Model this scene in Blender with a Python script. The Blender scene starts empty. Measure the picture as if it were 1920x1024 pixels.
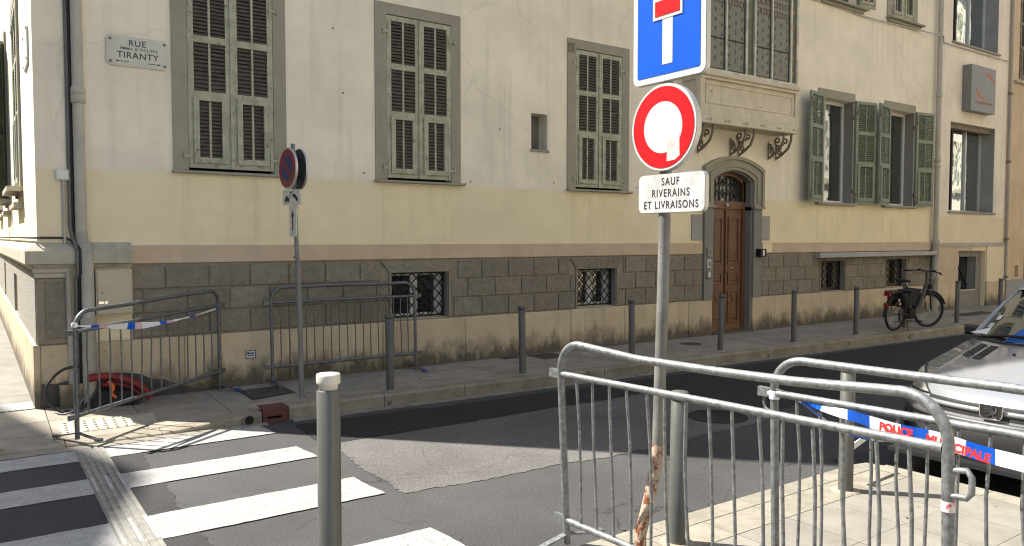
import bpy, math, random
from mathutils import Vector, Matrix
random.seed(7)
R = math.radians
scene = bpy.context.scene
col = scene.collection

# ------------------------------------------------------------------ camera
CAM = Vector((0.0, -8.85, 1.79))
cam_d = bpy.data.cameras.new('camera')
cam_d.sensor_width = 36.0
cam_d.lens = 1445.0 / 1920.0 * 36.0
cam_d.clip_start = 0.05
cam_d.clip_end = 500
cam = bpy.data.objects.new('camera', cam_d)
col.objects.link(cam)
YAW, PITCH = R(35.05), R(-2.54)
fwd = Vector((math.sin(YAW) * math.cos(PITCH), math.cos(YAW) * math.cos(PITCH), math.sin(PITCH)))
cam.location = CAM
cam.rotation_euler = fwd.to_track_quat('-Z', 'Y').to_euler()
scene.camera = cam

# ------------------------------------------------------------------ sky, sun, exposure
SUN_EL = R(52)
SH = Vector((0.68, -0.733, 0)).normalized()          # where shadows fall on the ground
world = bpy.data.worlds.new('World')
scene.world = world
world.use_nodes = True
wn = world.node_tree
sky = wn.nodes.new('ShaderNodeTexSky')
sky.sky_type = 'NISHITA'
sky.sun_disc = False
sky.sun_elevation = SUN_EL
sky.sun_rotation = math.atan2(-SH.x, -SH.y)          # azimuth of the sun, from +Y towards +X
sky.air_density = 1.0
sky.dust_density = 1.5
wn.links.new(sky.outputs[0], wn.nodes['Background'].inputs[0])
wn.nodes['Background'].inputs[1].default_value = 0.085
sun_d = bpy.data.lights.new('sun', 'SUN')
sun_d.energy = 4.6
sun_d.angle = R(0.55)
sun_d.color = (1.0, 0.95, 0.86)
sun = bpy.data.objects.new('sun', sun_d)
col.objects.link(sun)
sd = Vector((SH.x * math.cos(SUN_EL), SH.y * math.cos(SUN_EL), -math.sin(SUN_EL)))
sun.rotation_euler = sd.to_track_quat('-Z', 'Y').to_euler()
sun.location = (-10, 12, 30)
scene.view_settings.view_transform = 'Standard'
scene.view_settings.look = 'None'
scene.view_settings.gamma = 1
scene.view_settings.use_curve_mapping = False
scene.view_settings.exposure = 1.45
scene.cycles.filter_width = 1.15

# ------------------------------------------------------------------ materials
MATS = {}
def nd(nt, t, **kw):
    n = nt.nodes.new(t)
    for k, v in kw.items():
        setattr(n, k, v)
    return n
def rgba(c): return (c[0], c[1], c[2], 1.0)
def pbr(name, c1, c2=None, scale=3.0, rough=0.8, bump=0.0, bscale=60.0, metal=0.0, spec=0.5,
        streak=0.0, speck=None, speck_t=0.6, speck_s=30.0, coat=0.0, rnd=0.0, contrast=(0.35, 0.65), dist=0.01, blot=0.0, crack=0.0, crack_s=.8):
    m = bpy.data.materials.new(name); m.use_nodes = True
    nt = m.node_tree; L = nt.links
    b = nt.nodes['Principled BSDF']
    b.inputs['Roughness'].default_value = rough
    b.inputs['Metallic'].default_value = metal
    b.inputs['Specular IOR Level'].default_value = spec
    b.inputs['Coat Weight'].default_value = coat
    geo = nd(nt, 'ShaderNodeNewGeometry')
    out = None
    if c2 is None: c2 = tuple(x * 0.82 for x in c1)
    n1 = nd(nt, 'ShaderNodeTexNoise'); n1.inputs['Scale'].default_value = scale; n1.inputs['Detail'].default_value = 8
    n1.inputs['Roughness'].default_value = 0.62
    L.new(geo.outputs['Position'], n1.inputs['Vector'])
    r1 = nd(nt, 'ShaderNodeValToRGB')
    r1.color_ramp.elements[0].position = contrast[0]; r1.color_ramp.elements[1].position = contrast[1]
    r1.color_ramp.elements[0].color = rgba(c2); r1.color_ramp.elements[1].color = rgba(c1)
    L.new(n1.outputs['Fac'], r1.inputs[0])
    out = r1.outputs[0]
    def mix(fac, a, bcol, mode='MIX'):
        mx = nd(nt, 'ShaderNodeMix', data_type='RGBA', blend_type=mode)
        if isinstance(fac, float): mx.inputs[0].default_value = fac
        else: L.new(fac, mx.inputs[0])
        for s, v in ((6, a), (7, bcol)):
            if isinstance(v, tuple): mx.inputs[s].default_value = rgba(v)
            else: L.new(v, mx.inputs[s])
        return mx.outputs[2]
    if streak > 0:
        mp = nd(nt, 'ShaderNodeMapping'); mp.inputs['Scale'].default_value = (7, 7, 0.45)
        L.new(geo.outputs['Position'], mp.inputs['Vector'])
        n2 = nd(nt, 'ShaderNodeTexNoise'); n2.inputs['Scale'].default_value = 1.0; n2.inputs['Detail'].default_value = 6
        L.new(mp.outputs[0], n2.inputs['Vector'])
        r2 = nd(nt, 'ShaderNodeMapRange'); r2.inputs[1].default_value = 0.52; r2.inputs[2].default_value = 0.75
        r2.inputs[3].default_value = 0.0; r2.inputs[4].default_value = streak
        L.new(n2.outputs['Fac'], r2.inputs[0])
        out = mix(r2.outputs[0], out, tuple(x * 0.5 for x in c2))
    if speck is not None:
        n3 = nd(nt, 'ShaderNodeTexNoise'); n3.inputs['Scale'].default_value = speck_s; n3.inputs['Detail'].default_value = 5
        n3.inputs['Roughness'].default_value = 0.7
        L.new(geo.outputs['Position'], n3.inputs['Vector'])
        r3 = nd(nt, 'ShaderNodeMapRange'); r3.inputs[1].default_value = speck_t; r3.inputs[2].default_value = speck_t + 0.05
        L.new(n3.outputs['Fac'], r3.inputs[0])
        out = mix(r3.outputs[0], out, speck)
    if blot > 0:
        n5 = nd(nt, 'ShaderNodeTexNoise'); n5.inputs['Scale'].default_value = 0.9; n5.inputs['Detail'].default_value = 7; n5.inputs['Roughness'].default_value = .6
        L.new(geo.outputs['Position'], n5.inputs['Vector'])
        r5 = nd(nt, 'ShaderNodeMapRange'); r5.inputs[1].default_value = .35; r5.inputs[2].default_value = .65; r5.inputs[3].default_value = 1 - blot; r5.inputs[4].default_value = 1 + blot
        L.new(n5.outputs['Fac'], r5.inputs[0]); out = mix(1.0, out, r5.outputs[0], 'MULTIPLY')
    if crack > 0:
        n6 = nd(nt, 'ShaderNodeTexNoise'); n6.inputs['Scale'].default_value = 3.0; n6.inputs['Detail'].default_value = 5
        L.new(geo.outputs['Position'], n6.inputs['Vector'])
        va = nd(nt, 'ShaderNodeVectorMath', operation='MULTIPLY_ADD'); va.inputs[1].default_value = (.35, .35, .35)
        L.new(n6.outputs['Color'], va.inputs[0]); L.new(geo.outputs['Position'], va.inputs[2])
        vo = nd(nt, 'ShaderNodeTexVoronoi', feature='DISTANCE_TO_EDGE'); vo.inputs['Scale'].default_value = crack_s
        L.new(va.outputs[0], vo.inputs['Vector'])
        r6 = nd(nt, 'ShaderNodeMapRange'); r6.inputs[1].default_value = .003; r6.inputs[2].default_value = .009; r6.inputs[3].default_value = crack; r6.inputs[4].default_value = 0
        L.new(vo.outputs['Distance'], r6.inputs[0])
        n7 = nd(nt, 'ShaderNodeTexNoise'); n7.inputs['Scale'].default_value = .7; L.new(geo.outputs['Position'], n7.inputs['Vector'])
        r7 = nd(nt, 'ShaderNodeMapRange'); r7.inputs[1].default_value = .5; r7.inputs[2].default_value = .58; L.new(n7.outputs['Fac'], r7.inputs[0])
        mm = nd(nt, 'ShaderNodeMath', operation='MULTIPLY'); L.new(r6.outputs[0], mm.inputs[0]); L.new(r7.outputs[0], mm.inputs[1])
        out = mix(mm.outputs[0], out, tuple(x * .3 for x in c2))
    if rnd > 0:
        oi = nd(nt, 'ShaderNodeObjectInfo')
        r4 = nd(nt, 'ShaderNodeMapRange'); r4.inputs[3].default_value = 1 - rnd; r4.inputs[4].default_value = 1 + rnd
        L.new(oi.outputs['Random'], r4.inputs[0])
        out = mix(1.0, out, r4.outputs[0], 'MULTIPLY')
    L.new(out, b.inputs['Base Color'])
    if bump > 0:
        nb = nd(nt, 'ShaderNodeTexNoise'); nb.inputs['Scale'].default_value = bscale; nb.inputs['Detail'].default_value = 6
        L.new(geo.outputs['Position'], nb.inputs['Vector'])
        bp = nd(nt, 'ShaderNodeBump'); bp.inputs['Strength'].default_value = bump; bp.inputs['Distance'].default_value = dist
        L.new(nb.outputs['Fac'], bp.inputs['Height']); L.new(bp.outputs[0], b.inputs['Normal'])
    MATS[name] = m
    m['mixer'] = 0
    return m

def wall_material(name, white, yellow, split):
    """painted render: pale above a wavering paint line, yellow below, blotches and run marks"""
    m = pbr(name, white, tuple(x * 0.87 for x in white), scale=1.3, rough=0.9, bump=0.3, bscale=60, streak=0.25, dist=0.006, speck=tuple(x * .74 for x in white), speck_t=.69, speck_s=5, blot=.05, crack=.13, crack_s=.45)
    nt = m.node_tree; L = nt.links; b = nt.nodes['Principled BSDF']
    src = b.inputs['Base Color'].links[0].from_socket
    geo = nd(nt, 'ShaderNodeNewGeometry'); sp = nd(nt, 'ShaderNodeSeparateXYZ'); L.new(geo.outputs['Position'], sp.inputs[0])
    nz = nd(nt, 'ShaderNodeTexNoise'); nz.inputs['Scale'].default_value = 2.0; nz.inputs['Detail'].default_value = 8
    L.new(geo.outputs['Position'], nz.inputs['Vector'])
    ad = nd(nt, 'ShaderNodeMath', operation='MULTIPLY_ADD'); ad.inputs[1].default_value = 0.06
    L.new(nz.outputs['Fac'], ad.inputs[0]); L.new(sp.outputs['Z'], ad.inputs[2])
    mr = nd(nt, 'ShaderNodeMapRange'); mr.inputs[1].default_value = split + 0.02; mr.inputs[2].default_value = split + 0.045
    L.new(ad.outputs[0], mr.inputs[0])
    yr = nd(nt, 'ShaderNodeValToRGB'); yr.color_ramp.elements[0].position = .3; yr.color_ramp.elements[1].position = .7
    yr.color_ramp.elements[0].color = rgba(tuple(x * .87 for x in yellow)); yr.color_ramp.elements[1].color = rgba(yellow)
    n2 = nd(nt, 'ShaderNodeTexNoise'); n2.inputs['Scale'].default_value = 1.7; n2.inputs['Detail'].default_value = 9
    L.new(geo.outputs['Position'], n2.inputs['Vector']); L.new(n2.outputs['Fac'], yr.inputs[0])
    mx = nd(nt, 'ShaderNodeMix', data_type='RGBA'); L.new(mr.outputs[0], mx.inputs[0]); L.new(yr.outputs[0], mx.inputs[6]); L.new(src, mx.inputs[7])
    L.new(mx.outputs[2], b.inputs['Base Color'])
    return m

def stained(name, c1, c2, stain, z0, reach):
    """stone with splash-back dirt: tongues of grime with a ragged outline of their own"""
    m = pbr(name, c1, c2, scale=2.2, rough=0.85, bump=0.35, bscale=45, streak=0.35, rnd=0.08, speck=tuple(x * .45 for x in c1), speck_t=.66, speck_s=9)
    nt = m.node_tree; L = nt.links; b = nt.nodes['Principled BSDF']
    src = b.inputs['Base Color'].links[0].from_socket
    geo = nd(nt, 'ShaderNodeNewGeometry'); sp = nd(nt, 'ShaderNodeSeparateXYZ'); L.new(geo.outputs['Position'], sp.inputs[0])
    mp = nd(nt, 'ShaderNodeMapping'); mp.inputs['Scale'].default_value = (1.6, 1.6, 0.9); L.new(geo.outputs['Position'], mp.inputs['Vector'])
    nz = nd(nt, 'ShaderNodeTexNoise'); nz.inputs['Scale'].default_value = 2.4; nz.inputs['Detail'].default_value = 12; nz.inputs['Roughness'].default_value = .74
    L.new(mp.outputs[0], nz.inputs['Vector'])
    ad = nd(nt, 'ShaderNodeMath', operation='MULTIPLY_ADD'); ad.inputs[1].default_value = -reach * 2.6
    L.new(nz.outputs['Fac'], ad.inputs[0]); L.new(sp.outputs['Z'], ad.inputs[2])
    mr = nd(nt, 'ShaderNodeMapRange'); mr.inputs[1].default_value = z0 - reach * 1.1; mr.inputs[2].default_value = z0 - reach * .35
    mr.inputs[3].default_value = 0.86; mr.inputs[4].default_value = 0.0
    L.new(ad.outputs[0], mr.inputs[0])
    mx = nd(nt, 'ShaderNodeMix', data_type='RGBA'); L.new(mr.outputs[0], mx.inputs[0]); L.new(src, mx.inputs[6]); mx.inputs[7].default_value = rgba(stain)
    L.new(mx.outputs[2], b.inputs['Base Color'])
    return m

def glass(name, c, rough=0.04, gl=0.35):
    m = bpy.data.materials.new(name); m.use_nodes = True
    nt = m.node_tree; b = nt.nodes['Principled BSDF']
    b.inputs['Base Color'].default_value = rgba(c); b.inputs['Roughness'].default_value = rough
    b.inputs['Specular IOR Level'].default_value = 0.5; b.inputs['IOR'].default_value = 1.6
    g = nd(nt, 'ShaderNodeBsdfGlossy'); g.inputs['Roughness'].default_value = rough; g.inputs['Color'].default_value = (.9, .95, .92, 1)
    geo = nd(nt, 'ShaderNodeNewGeometry'); nz = nd(nt, 'ShaderNodeTexNoise'); nz.inputs['Scale'].default_value = 2.5
    nt.links.new(geo.outputs['Position'], nz.inputs['Vector'])
    bp = nd(nt, 'ShaderNodeBump'); bp.inputs['Strength'].default_value = .12; bp.inputs['Distance'].default_value = .03
    nt.links.new(nz.outputs['Fac'], bp.inputs['Height']); nt.links.new(bp.outputs[0], g.inputs['Normal'])
    mx = nd(nt, 'ShaderNodeMixShader'); mx.inputs[0].default_value = gl
    nt.links.new(b.outputs[0], mx.inputs[1]); nt.links.new(g.outputs[0], mx.inputs[2])
    nt.links.new(mx.outputs[0], nt.nodes['Material Output'].inputs[0])
    MATS[name] = m
    return m

wall_material('render', (.87, .795, .65), (.85, .745, .51), 2.49)
wall_material('render_pale', (.83, .745, .62), (.80, .68, .49), 2.3)
pbr('render_peach', (.66, .50, .33), scale=1.2, rough=.9, bump=.2, bscale=80, streak=.2)
pbr('render_apron', (.84, .735, .495), (.75, .655, .43), scale=2.5, rough=.9, bump=.3, bscale=30, streak=.25)
pbr('band_pink', (.60, .465, .335), (.51, .39, .28), scale=2.5, rough=.9, bump=.2, streak=.2)
pbr('trim_grey', (0.3315, 0.3102, 0.2422), (0.2890, 0.2677, 0.2082), scale=3, rough=.85, bump=.15, streak=.15)
pbr('plinth_block', (0.2669, 0.2344, 0.1809), (0.2012, 0.1763, 0.1365), scale=14, rough=.95, bump=.9, bscale=45, rnd=.10, dist=.02)
pbr('plinth_back', (0.2898, 0.2493, 0.1830), (0.2334, 0.1987, 0.1464), scale=5, rough=.95, bump=.3)
pbr('roughcast', (.42, .40, .35), (.25, .235, .2), scale=50, rough=.95, bump=1.0, bscale=45, dist=.03)
stained('base_stone', (.60, .50, .345), (.50, .40, .265), (.045, .038, .03), .14, .34)
pbr('ledge_stone', (0.4940, 0.4560, 0.3610), (0.3800, 0.3515, 0.2755), scale=4, rough=.9, bump=.3, streak=.5)
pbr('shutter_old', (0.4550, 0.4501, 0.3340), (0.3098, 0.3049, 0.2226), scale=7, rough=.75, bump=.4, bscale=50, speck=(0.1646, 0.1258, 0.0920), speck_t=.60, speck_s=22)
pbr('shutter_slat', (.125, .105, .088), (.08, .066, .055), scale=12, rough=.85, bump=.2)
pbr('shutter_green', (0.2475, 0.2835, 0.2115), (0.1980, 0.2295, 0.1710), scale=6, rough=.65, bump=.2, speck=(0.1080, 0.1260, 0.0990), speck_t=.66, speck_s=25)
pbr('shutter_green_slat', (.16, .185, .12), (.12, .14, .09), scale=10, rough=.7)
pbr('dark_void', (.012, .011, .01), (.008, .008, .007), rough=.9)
pbr('room', (.05, .05, .05), (.03, .03, .03), rough=.9)
pbr('iron_black', (0.0144, 0.0144, 0.0152), (0.0096, 0.0096, 0.0096), rough=.5, metal=.3)
pbr('iron_old', (.27, .235, .18), (.17, .14, .105), scale=14, rough=.7, metal=.3, bump=.3)
pbr('white_frame', (.70, .70, .67), (.64, .64, .61), rough=.45)
pbr('alu_frame', (.55, .56, .55), (.49, .50, .49), rough=.4, metal=.5)
pbr('grey_paint', (.30, .30, .30), (.26, .26, .26), rough=.6)
pbr('jamb_grey', (0.2400, 0.2280, 0.2040), (0.2080, 0.2000, 0.1760), scale=4, rough=.8, bump=.1)
pbr('wood_brown', (0.1807, 0.0856, 0.0430), (0.1344, 0.0612, 0.0305), scale=5, rough=.5, bump=.15, bscale=25, streak=.3)
pbr('bay_paint', (0.6624, 0.5980, 0.4692), (0.5520, 0.4876, 0.3680), scale=3, rough=.8, bump=.35, bscale=30, streak=.35, speck=(0.1104, 0.0690, 0.0414), speck_t=.645, speck_s=8)
pbr('bay_mullion', (.68, .64, .53), (.44, .41, .33), scale=6, rough=.7, speck=(.18, .14, .1), speck_t=.66, speck_s=20)
pbr('stain_strip', (.11, .13, .075), (.07, .085, .05), scale=14, rough=.4)
pbr('stain_blue', (.012, .03, .045), rough=.3)
pbr('stain_red', (.09, .035, .02), rough=.3)
pbr('lead', (.03, .028, .025), rough=.6)
pbr('pipe_paint', (0.4784, 0.4462, 0.3864), (0.4048, 0.3772, 0.3220), scale=5, rough=.75, streak=.3, bump=.1)
pbr('pipe_grey', (.40, .38, .33), (.32, .30, .26), scale=6, rough=.75, streak=.4, bump=.15)
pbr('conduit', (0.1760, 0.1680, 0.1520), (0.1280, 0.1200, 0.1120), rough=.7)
pbr('cable_black', (.02, .02, .021), rough=.55)
pbr('cable_light', (.5, .5, .48), rough=.5)
pbr('hose_red', (0.2400, 0.0096, 0.0096), (0.1600, 0.0080, 0.0080), rough=.5, rnd=0)
pbr('hose_orange', (.65, .13, .02), rough=.5)
pbr('box_cream', (0.4928, 0.4400, 0.3168), (0.4488, 0.4004, 0.2860), scale=4, rough=.55)
pbr('white_plastic', (.72, .72, .68), (.68, .68, .64), rough=.5)
pbr('plate_white', (.60, .59, .52), (.54, .53, .46), scale=5, rough=.4, streak=.2)
pbr('plate_ink', (.06, .065, .085), rough=.5)
pbr('sign_white', (0.5580, 0.5670, 0.5580), (0.5040, 0.5130, 0.5040), scale=20, rough=.35)
pbr('sign_blue', (.0, .085, .62), (.0, .078, .57), scale=3, rough=.3)
pbr('sign_red', (.50, .005, .011), (.45, .005, .011), scale=3, rough=.3)
pbr('sign_old_red', (.24, .015, .02), (.2, .014, .018), rough=.4)
pbr('sign_old_blue', (.012, .03, .16), (.01, .026, .13), rough=.4)
pbr('sign_back', (.05, .055, .06), (.04, .045, .05), rough=.5)
pbr('sign_edge', (.58, .58, .58), (.5, .5, .5), rough=.4, metal=.6)
pbr('ink_black', (.02, .02, .022), rough=.6)
pbr('sticker_torn', (.66, .63, .60), (.60, .40, .38), scale=14, rough=.5, speck=(.55, .02, .03), speck_t=.58, speck_s=18)
pbr('pole_grey', (.22, .22, .215), (.18, .18, .175), rough=.55, metal=.2)
pbr('pole_worn', (0.2295, 0.2253, 0.2082), (0.1445, 0.1403, 0.1318), scale=8, rough=.6, metal=.25, speck=(0.2040, 0.1105, 0.0595), speck_t=.62, speck_s=16, bump=.2)
pbr('pole_rust', (.48, .42, .35), (.36, .27, .19), scale=9, rough=.85, speck=(.20, .065, .025), speck_t=.5, speck_s=18, bump=.5)
pbr('bollard_grey', (0.1040, 0.1040, 0.0960), (0.0880, 0.0880, 0.0800), scale=6, rough=.5, metal=.1, streak=.15)
pbr('bollard_near', (0.1120, 0.1152, 0.1056), (0.0880, 0.0904, 0.0832), scale=7, rough=.42, metal=.15, streak=.2, speck=(0.1440, 0.1440, 0.1320), speck_t=.70, speck_s=35)
pbr('bollard_cap', (.58, .565, .51), (.5, .485, .44), scale=9, rough=.45)
pbr('galvanised', (0.2805, 0.2932, 0.2975), (0.1360, 0.1428, 0.1462), scale=36, rough=.58, metal=.65, bump=.1, bscale=80)
pbr('galvanised_dull', (0.1840, 0.1920, 0.2000), (0.1040, 0.1080, 0.1120), scale=22, rough=.5, metal=.6, bump=.1)
pbr('foot_blue', (.02, .06, .30), rough=.5)
pbr('tape_white', (.78, .78, .80), (.68, .69, .72), scale=30, rough=.35)
pbr('tape_blue', (.0, .10, .60), (.0, .085, .52), rough=.35)
pbr('tape_pink', (.62, .42, .47), (.55, .36, .42), rough=.4)
pbr('cement_dark', (.085, .08, .072), (.05, .047, .042), scale=6, rough=.95, bump=.4)
pbr('tape_red', (.70, .03, .03), rough=.4)
pbr('asphalt', (0.0703, 0.0688, 0.0678), (0.0351, 0.0346, 0.0346), scale=55, contrast=(.3, .7), rough=.9, bump=.8, bscale=140, speck=(0.2147, 0.2050, 0.1952), speck_t=.64, speck_s=120, dist=.008, blot=.18, crack=.7, crack_s=.9)
pbr('asphalt_new_and_shade', (0.0144, 0.0144, 0.0158), (0.0086, 0.0086, 0.0097), scale=30, rough=.88, bump=.6, bscale=130, speck=(0.0648, 0.0648, 0.0648), speck_t=.68, speck_s=110, dist=.006, blot=.18, crack=.4, crack_s=.6)  # dark new asphalt by the kerb, also the painted shade on the road
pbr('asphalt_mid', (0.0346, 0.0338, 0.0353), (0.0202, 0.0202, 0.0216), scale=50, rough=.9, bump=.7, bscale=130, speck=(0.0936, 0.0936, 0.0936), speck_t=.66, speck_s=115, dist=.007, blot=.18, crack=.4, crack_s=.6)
pbr('asphalt_old', (0.1431, 0.1361, 0.1288), (0.0721, 0.0680, 0.0650), scale=70, rough=.95, bump=1.0, bscale=110, speck=(0.2120, 0.2020, 0.1904), speck_t=.6, speck_s=100, dist=.01, blot=.18, crack=.3, crack_s=.9)
pbr('road_paint', (0.3520, 0.3476, 0.3388), (0.2552, 0.2526, 0.2464), scale=9, rough=.75, bump=.5, bscale=120, speck=(0.1760, 0.1716, 0.1672), speck_t=.565, speck_s=55, dist=.005)
pbr('strip_resin', (0.2525, 0.2451, 0.2167), (0.1683, 0.1636, 0.1445), scale=14, rough=.8, bump=.3)
pbr('gutter', (0.2640, 0.2400, 0.1960), (0.1760, 0.1600, 0.1320), scale=6, rough=.9, bump=.4)
pbr('paving_far', (0.3200, 0.2840, 0.2280), (0.2320, 0.2040, 0.1640), scale=3.5, rough=.9, bump=.35, bscale=70, rnd=.08, speck=(0.1600, 0.1480, 0.1240), speck_t=.68, speck_s=14)
pbr('paving_near', (0.2322, 0.2167, 0.1849), (0.1763, 0.1651, 0.1402), scale=5, rough=.88, bump=.3, bscale=80, rnd=.07, speck=(0.2580, 0.2322, 0.1892), speck_t=.69, speck_s=12)
pbr('kerb_far', (0.3040, 0.2680, 0.2080), (0.1920, 0.1640, 0.1200), scale=4, rough=.92, bump=.5, bscale=30, streak=.3, rnd=.08, speck=(0.1040, 0.0920, 0.0600), speck_t=.62, speck_s=6)
pbr('kerb_near', (0.2728, 0.2499, 0.2024), (0.1936, 0.1760, 0.1408), scale=7, rough=.9, bump=.4, bscale=60, rnd=.06)
pbr('cast_iron', (.075, .062, .052), (.05, .042, .036), scale=20, rough=.8, bump=.5)
pbr('cast_iron_red', (0.1280, 0.0400, 0.0304), (0.0880, 0.0288, 0.0224), scale=12, rough=.7, bump=.4)
pbr('tactile', (.42, .385, .31), (.35, .32, .26), scale=6, rough=.85, bump=.2)
pbr('rib_grey', (.33, .33, .33), (.27, .27, .27), scale=8, rough=.8)
pbr('car_paint', (0.2952, 0.3075, 0.3280), (0.2788, 0.2911, 0.3116), scale=3, rough=.25, metal=.3, coat=1.0)
pbr('car_black', (.02, .02, .021), (.014, .014, .015), rough=.5)
pbr('car_trim', (.07, .07, .072), (.055, .055, .057), rough=.45)
pbr('chrome', (.75, .75, .76), (.7, .7, .71), rough=.1, metal=1.0)
pbr('litter', (.16, .125, .08), (.06, .05, .04), scale=6, rough=.9)
pbr('tyre', (.02, .02, .02), (.014, .014, .014), rough=.9, bump=.3)
pbr('rim', (.45, .46, .47), rough=.35, metal=.8)
pbr('sunshade_blue', (.0, .10, .42), rough=.6)
pbr('paper', (.75, .75, .75), rough=.7)
pbr('sticker_pale', (.55, .62, .62), rough=.5)
pbr('lamp_red', (.35, .01, .01), rough=.3)
pbr('lamp_amber', (.75, .16, .02), rough=.3)
pbr('case_grey', (.36, .36, .345), (.32, .32, .305), rough=.5)
pbr('sign_mottled', (0.5320, 0.5415, 0.5415), (0.3990, 0.4085, 0.4085), scale=14, rough=.4)
pbr('light_box', (0.2465, 0.2422, 0.2380), (0.2295, 0.2253, 0.2210), rough=.5)
pbr('light_box_side', (.22, .215, .21), rough=.5)
pbr('logo_orange', (.55, .13, .05), rough=.5)
pbr('plaque_grey', (.27, .265, .265), (.25, .245, .245), rough=.4, metal=.2)
pbr('bike_frame', (.04, .032, .04), rough=.4)
pbr('bag_black', (.016, .016, .017), rough=.85, bump=.3)
glass('glass_dark', (.012, .014, .013), .03, .10)
glass('glass_mirror', (.02, .022, .02), .02, .55)
glass('glass_stained', (.085, .08, .066), .2, .05)
glass('glass_window', (.03, .034, .032), .03, .28)
glass('glass_car', (.02, .024, .022), .02, .16)
glass('glass_lamp', (.42, .42, .40), .08, .3)
glass('glass_old', (.10, .10, .09), .2, .08)

# ------------------------------------------------------------------ mesh helpers
class MB:
    def __init__(s): s.v = []; s.f = []; s.sm = []
    def add(s, vs, fs, smooth=False):
        o = len(s.v); s.v += [tuple(v) for v in vs]
        for f in fs: s.f.append(tuple(i + o for i in f)); s.sm.append(smooth)
        return s
    def box(s, x0, x1, y0, y1, z0, z1):
        if x0 > x1: x0, x1 = x1, x0
        if y0 > y1: y0, y1 = y1, y0
        if z0 > z1: z0, z1 = z1, z0
        return s.add([(x0,y0,z0),(x1,y0,z0),(x1,y1,z0),(x0,y1,z0),(x0,y0,z1),(x1,y0,z1),(x1,y1,z1),(x0,y1,z1)],
                     [(0,3,2,1),(4,5,6,7),(0,1,5,4),(1,2,6,5),(2,3,7,6),(3,0,4,7)])
    def bbox(s, x0, x1, y0, y1, z0, z1, b=0.006):
        """box with chamfered front (-Y) edges: a block whose face stands proud"""
        vs = [(x0,y1,z0),(x1,y1,z0),(x1,y1,z1),(x0,y1,z1),(x0,y0+b,z0),(x1,y0+b,z0),(x1,y0+b,z1),(x0,y0+b,z1),
              (x0+b,y0,z0+b),(x1-b,y0,z0+b),(x1-b,y0,z1-b),(x0+b,y0,z1-b)]
        fs = [(8,9,10,11),(4,5,9,8),(5,6,10,9),(6,7,11,10),(7,4,8,11),(0,1,5,4),(1,2,6,5),(2,3,7,6),(3,0,4,7),(1,0,3,2)]
        return s.add(vs, fs)
    def hexa(s, bot, top):
        return s.add(list(bot) + list(top), [(3,2,1,0),(4,5,6,7),(0,1,5,4),(1,2,6,5),(2,3,7,6),(3,0,4,7)])
    def obox(s, c, ax, ay, az):
        c, ax, ay, az = Vector(c), Vector(ax), Vector(ay), Vector(az)
        v = [c - ax - ay - az, c + ax - ay - az, c + ax + ay - az, c - ax + ay - az, c - ax - ay + az, c + ax - ay + az, c + ax + ay + az, c - ax + ay + az]
        return s.add(v, [(0,3,2,1),(4,5,6,7),(0,1,5,4),(1,2,6,5),(2,3,7,6),(3,0,4,7)])
    def tube(s, pts, r, n=10, closed=False, caps=True):
        pts = [Vector(p) for p in pts]; N = len(pts)
        rs = r if isinstance(r, (list, tuple)) else [r] * N
        ts = []
        for i in range(N):
            a = pts[(i - 1) % N] if (closed or i > 0) else pts[i]
            b = pts[(i + 1) % N] if (closed or i < N - 1) else pts[i]
            ts.append((b - a).normalized())
        up = Vector((0, 0, 1)) if abs(ts[0].z) < .9 else Vector((1, 0, 0))
        u = ts[0].cross(up).normalized()
        vs = []
        for i in range(N):
            t = ts[i]; u = (u - t * u.dot(t)).normalized(); w = t.cross(u)
            for k in range(n):
                a = 2 * math.pi * k / n
                vs.append(pts[i] + (u * math.cos(a) + w * math.sin(a)) * rs[i])
        fs = []
        for i in range(N if closed else N - 1):
            j = (i + 1) % N
            for k in range(n):
                l = (k + 1) % n
                fs.append((i*n+k, i*n+l, j*n+l, j*n+k))
        s.add(vs, fs, True)
        if caps and not closed:
            s.add(vs[:n], [tuple(range(n))[::-1]]); s.add(vs[-n:], [tuple(range(n))])
        return s
    def lathe(s, prof, n=24, c=(0, 0, 0), smooth=True):
        vs = []; fs = []
        for r, z in prof:
            for k in range(n):
                a = 2 * math.pi * k / n
                vs.append((c[0] + r * math.cos(a), c[1] + r * math.sin(a), c[2] + z))
        for i in range(len(prof) - 1):
            for k in range(n):
                l = (k + 1) % n
                fs.append((i*n+k, i*n+l, (i+1)*n+l, (i+1)*n+k))
        s.add(vs, fs, smooth)
        if prof[-1][0] > 1e-4: s.add(vs[-n:], [tuple(range(n))])
        return s
    def prism(s, poly, fn, d0, d1):
        """poly: list of (a,b); fn(a,b,d) -> xyz; extruded from d0 to d1 (earcut by fan for convex, ngon otherwise)"""
        n = len(poly)
        v = [fn(a, b, d0) for a, b in poly] + [fn(a, b, d1) for a, b in poly]
        fs = [tuple(range(n))[::-1], tuple(range(n, 2 * n))] + [(i, (i+1) % n, n + (i+1) % n, n + i) for i in range(n)]
        return s.add(v, fs)
    def ring(s, outer, inner, fn, d0, d1):
        """frame between two polylines with the same number of points (open polylines)"""
        n = len(outer)
        v = [fn(a, b, d) for d in (d0, d1) for P in (outer, inner) for a, b in P]
        o0, i0, o1, i1 = 0, n, 2*n, 3*n
        fs = []
        for k in range(n - 1):
            fs += [(o1+k, o1+k+1, i1+k+1, i1+k), (o0+k+1, o0+k, i0+k, i0+k+1), (o0+k, o0+k+1, o1+k+1, o1+k), (i0+k+1, i0+k, i1+k, i1+k+1)]
        fs += [(o0, o1, i1, i0), (o0+n-1, i0+n-1, i1+n-1, o1+n-1)]
        return s.add(v, fs)
    def xf(s, M, start=0):
        s.v = s.v[:start] + [tuple(M @ Vector(v)) for v in s.v[start:]]
        return s
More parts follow.
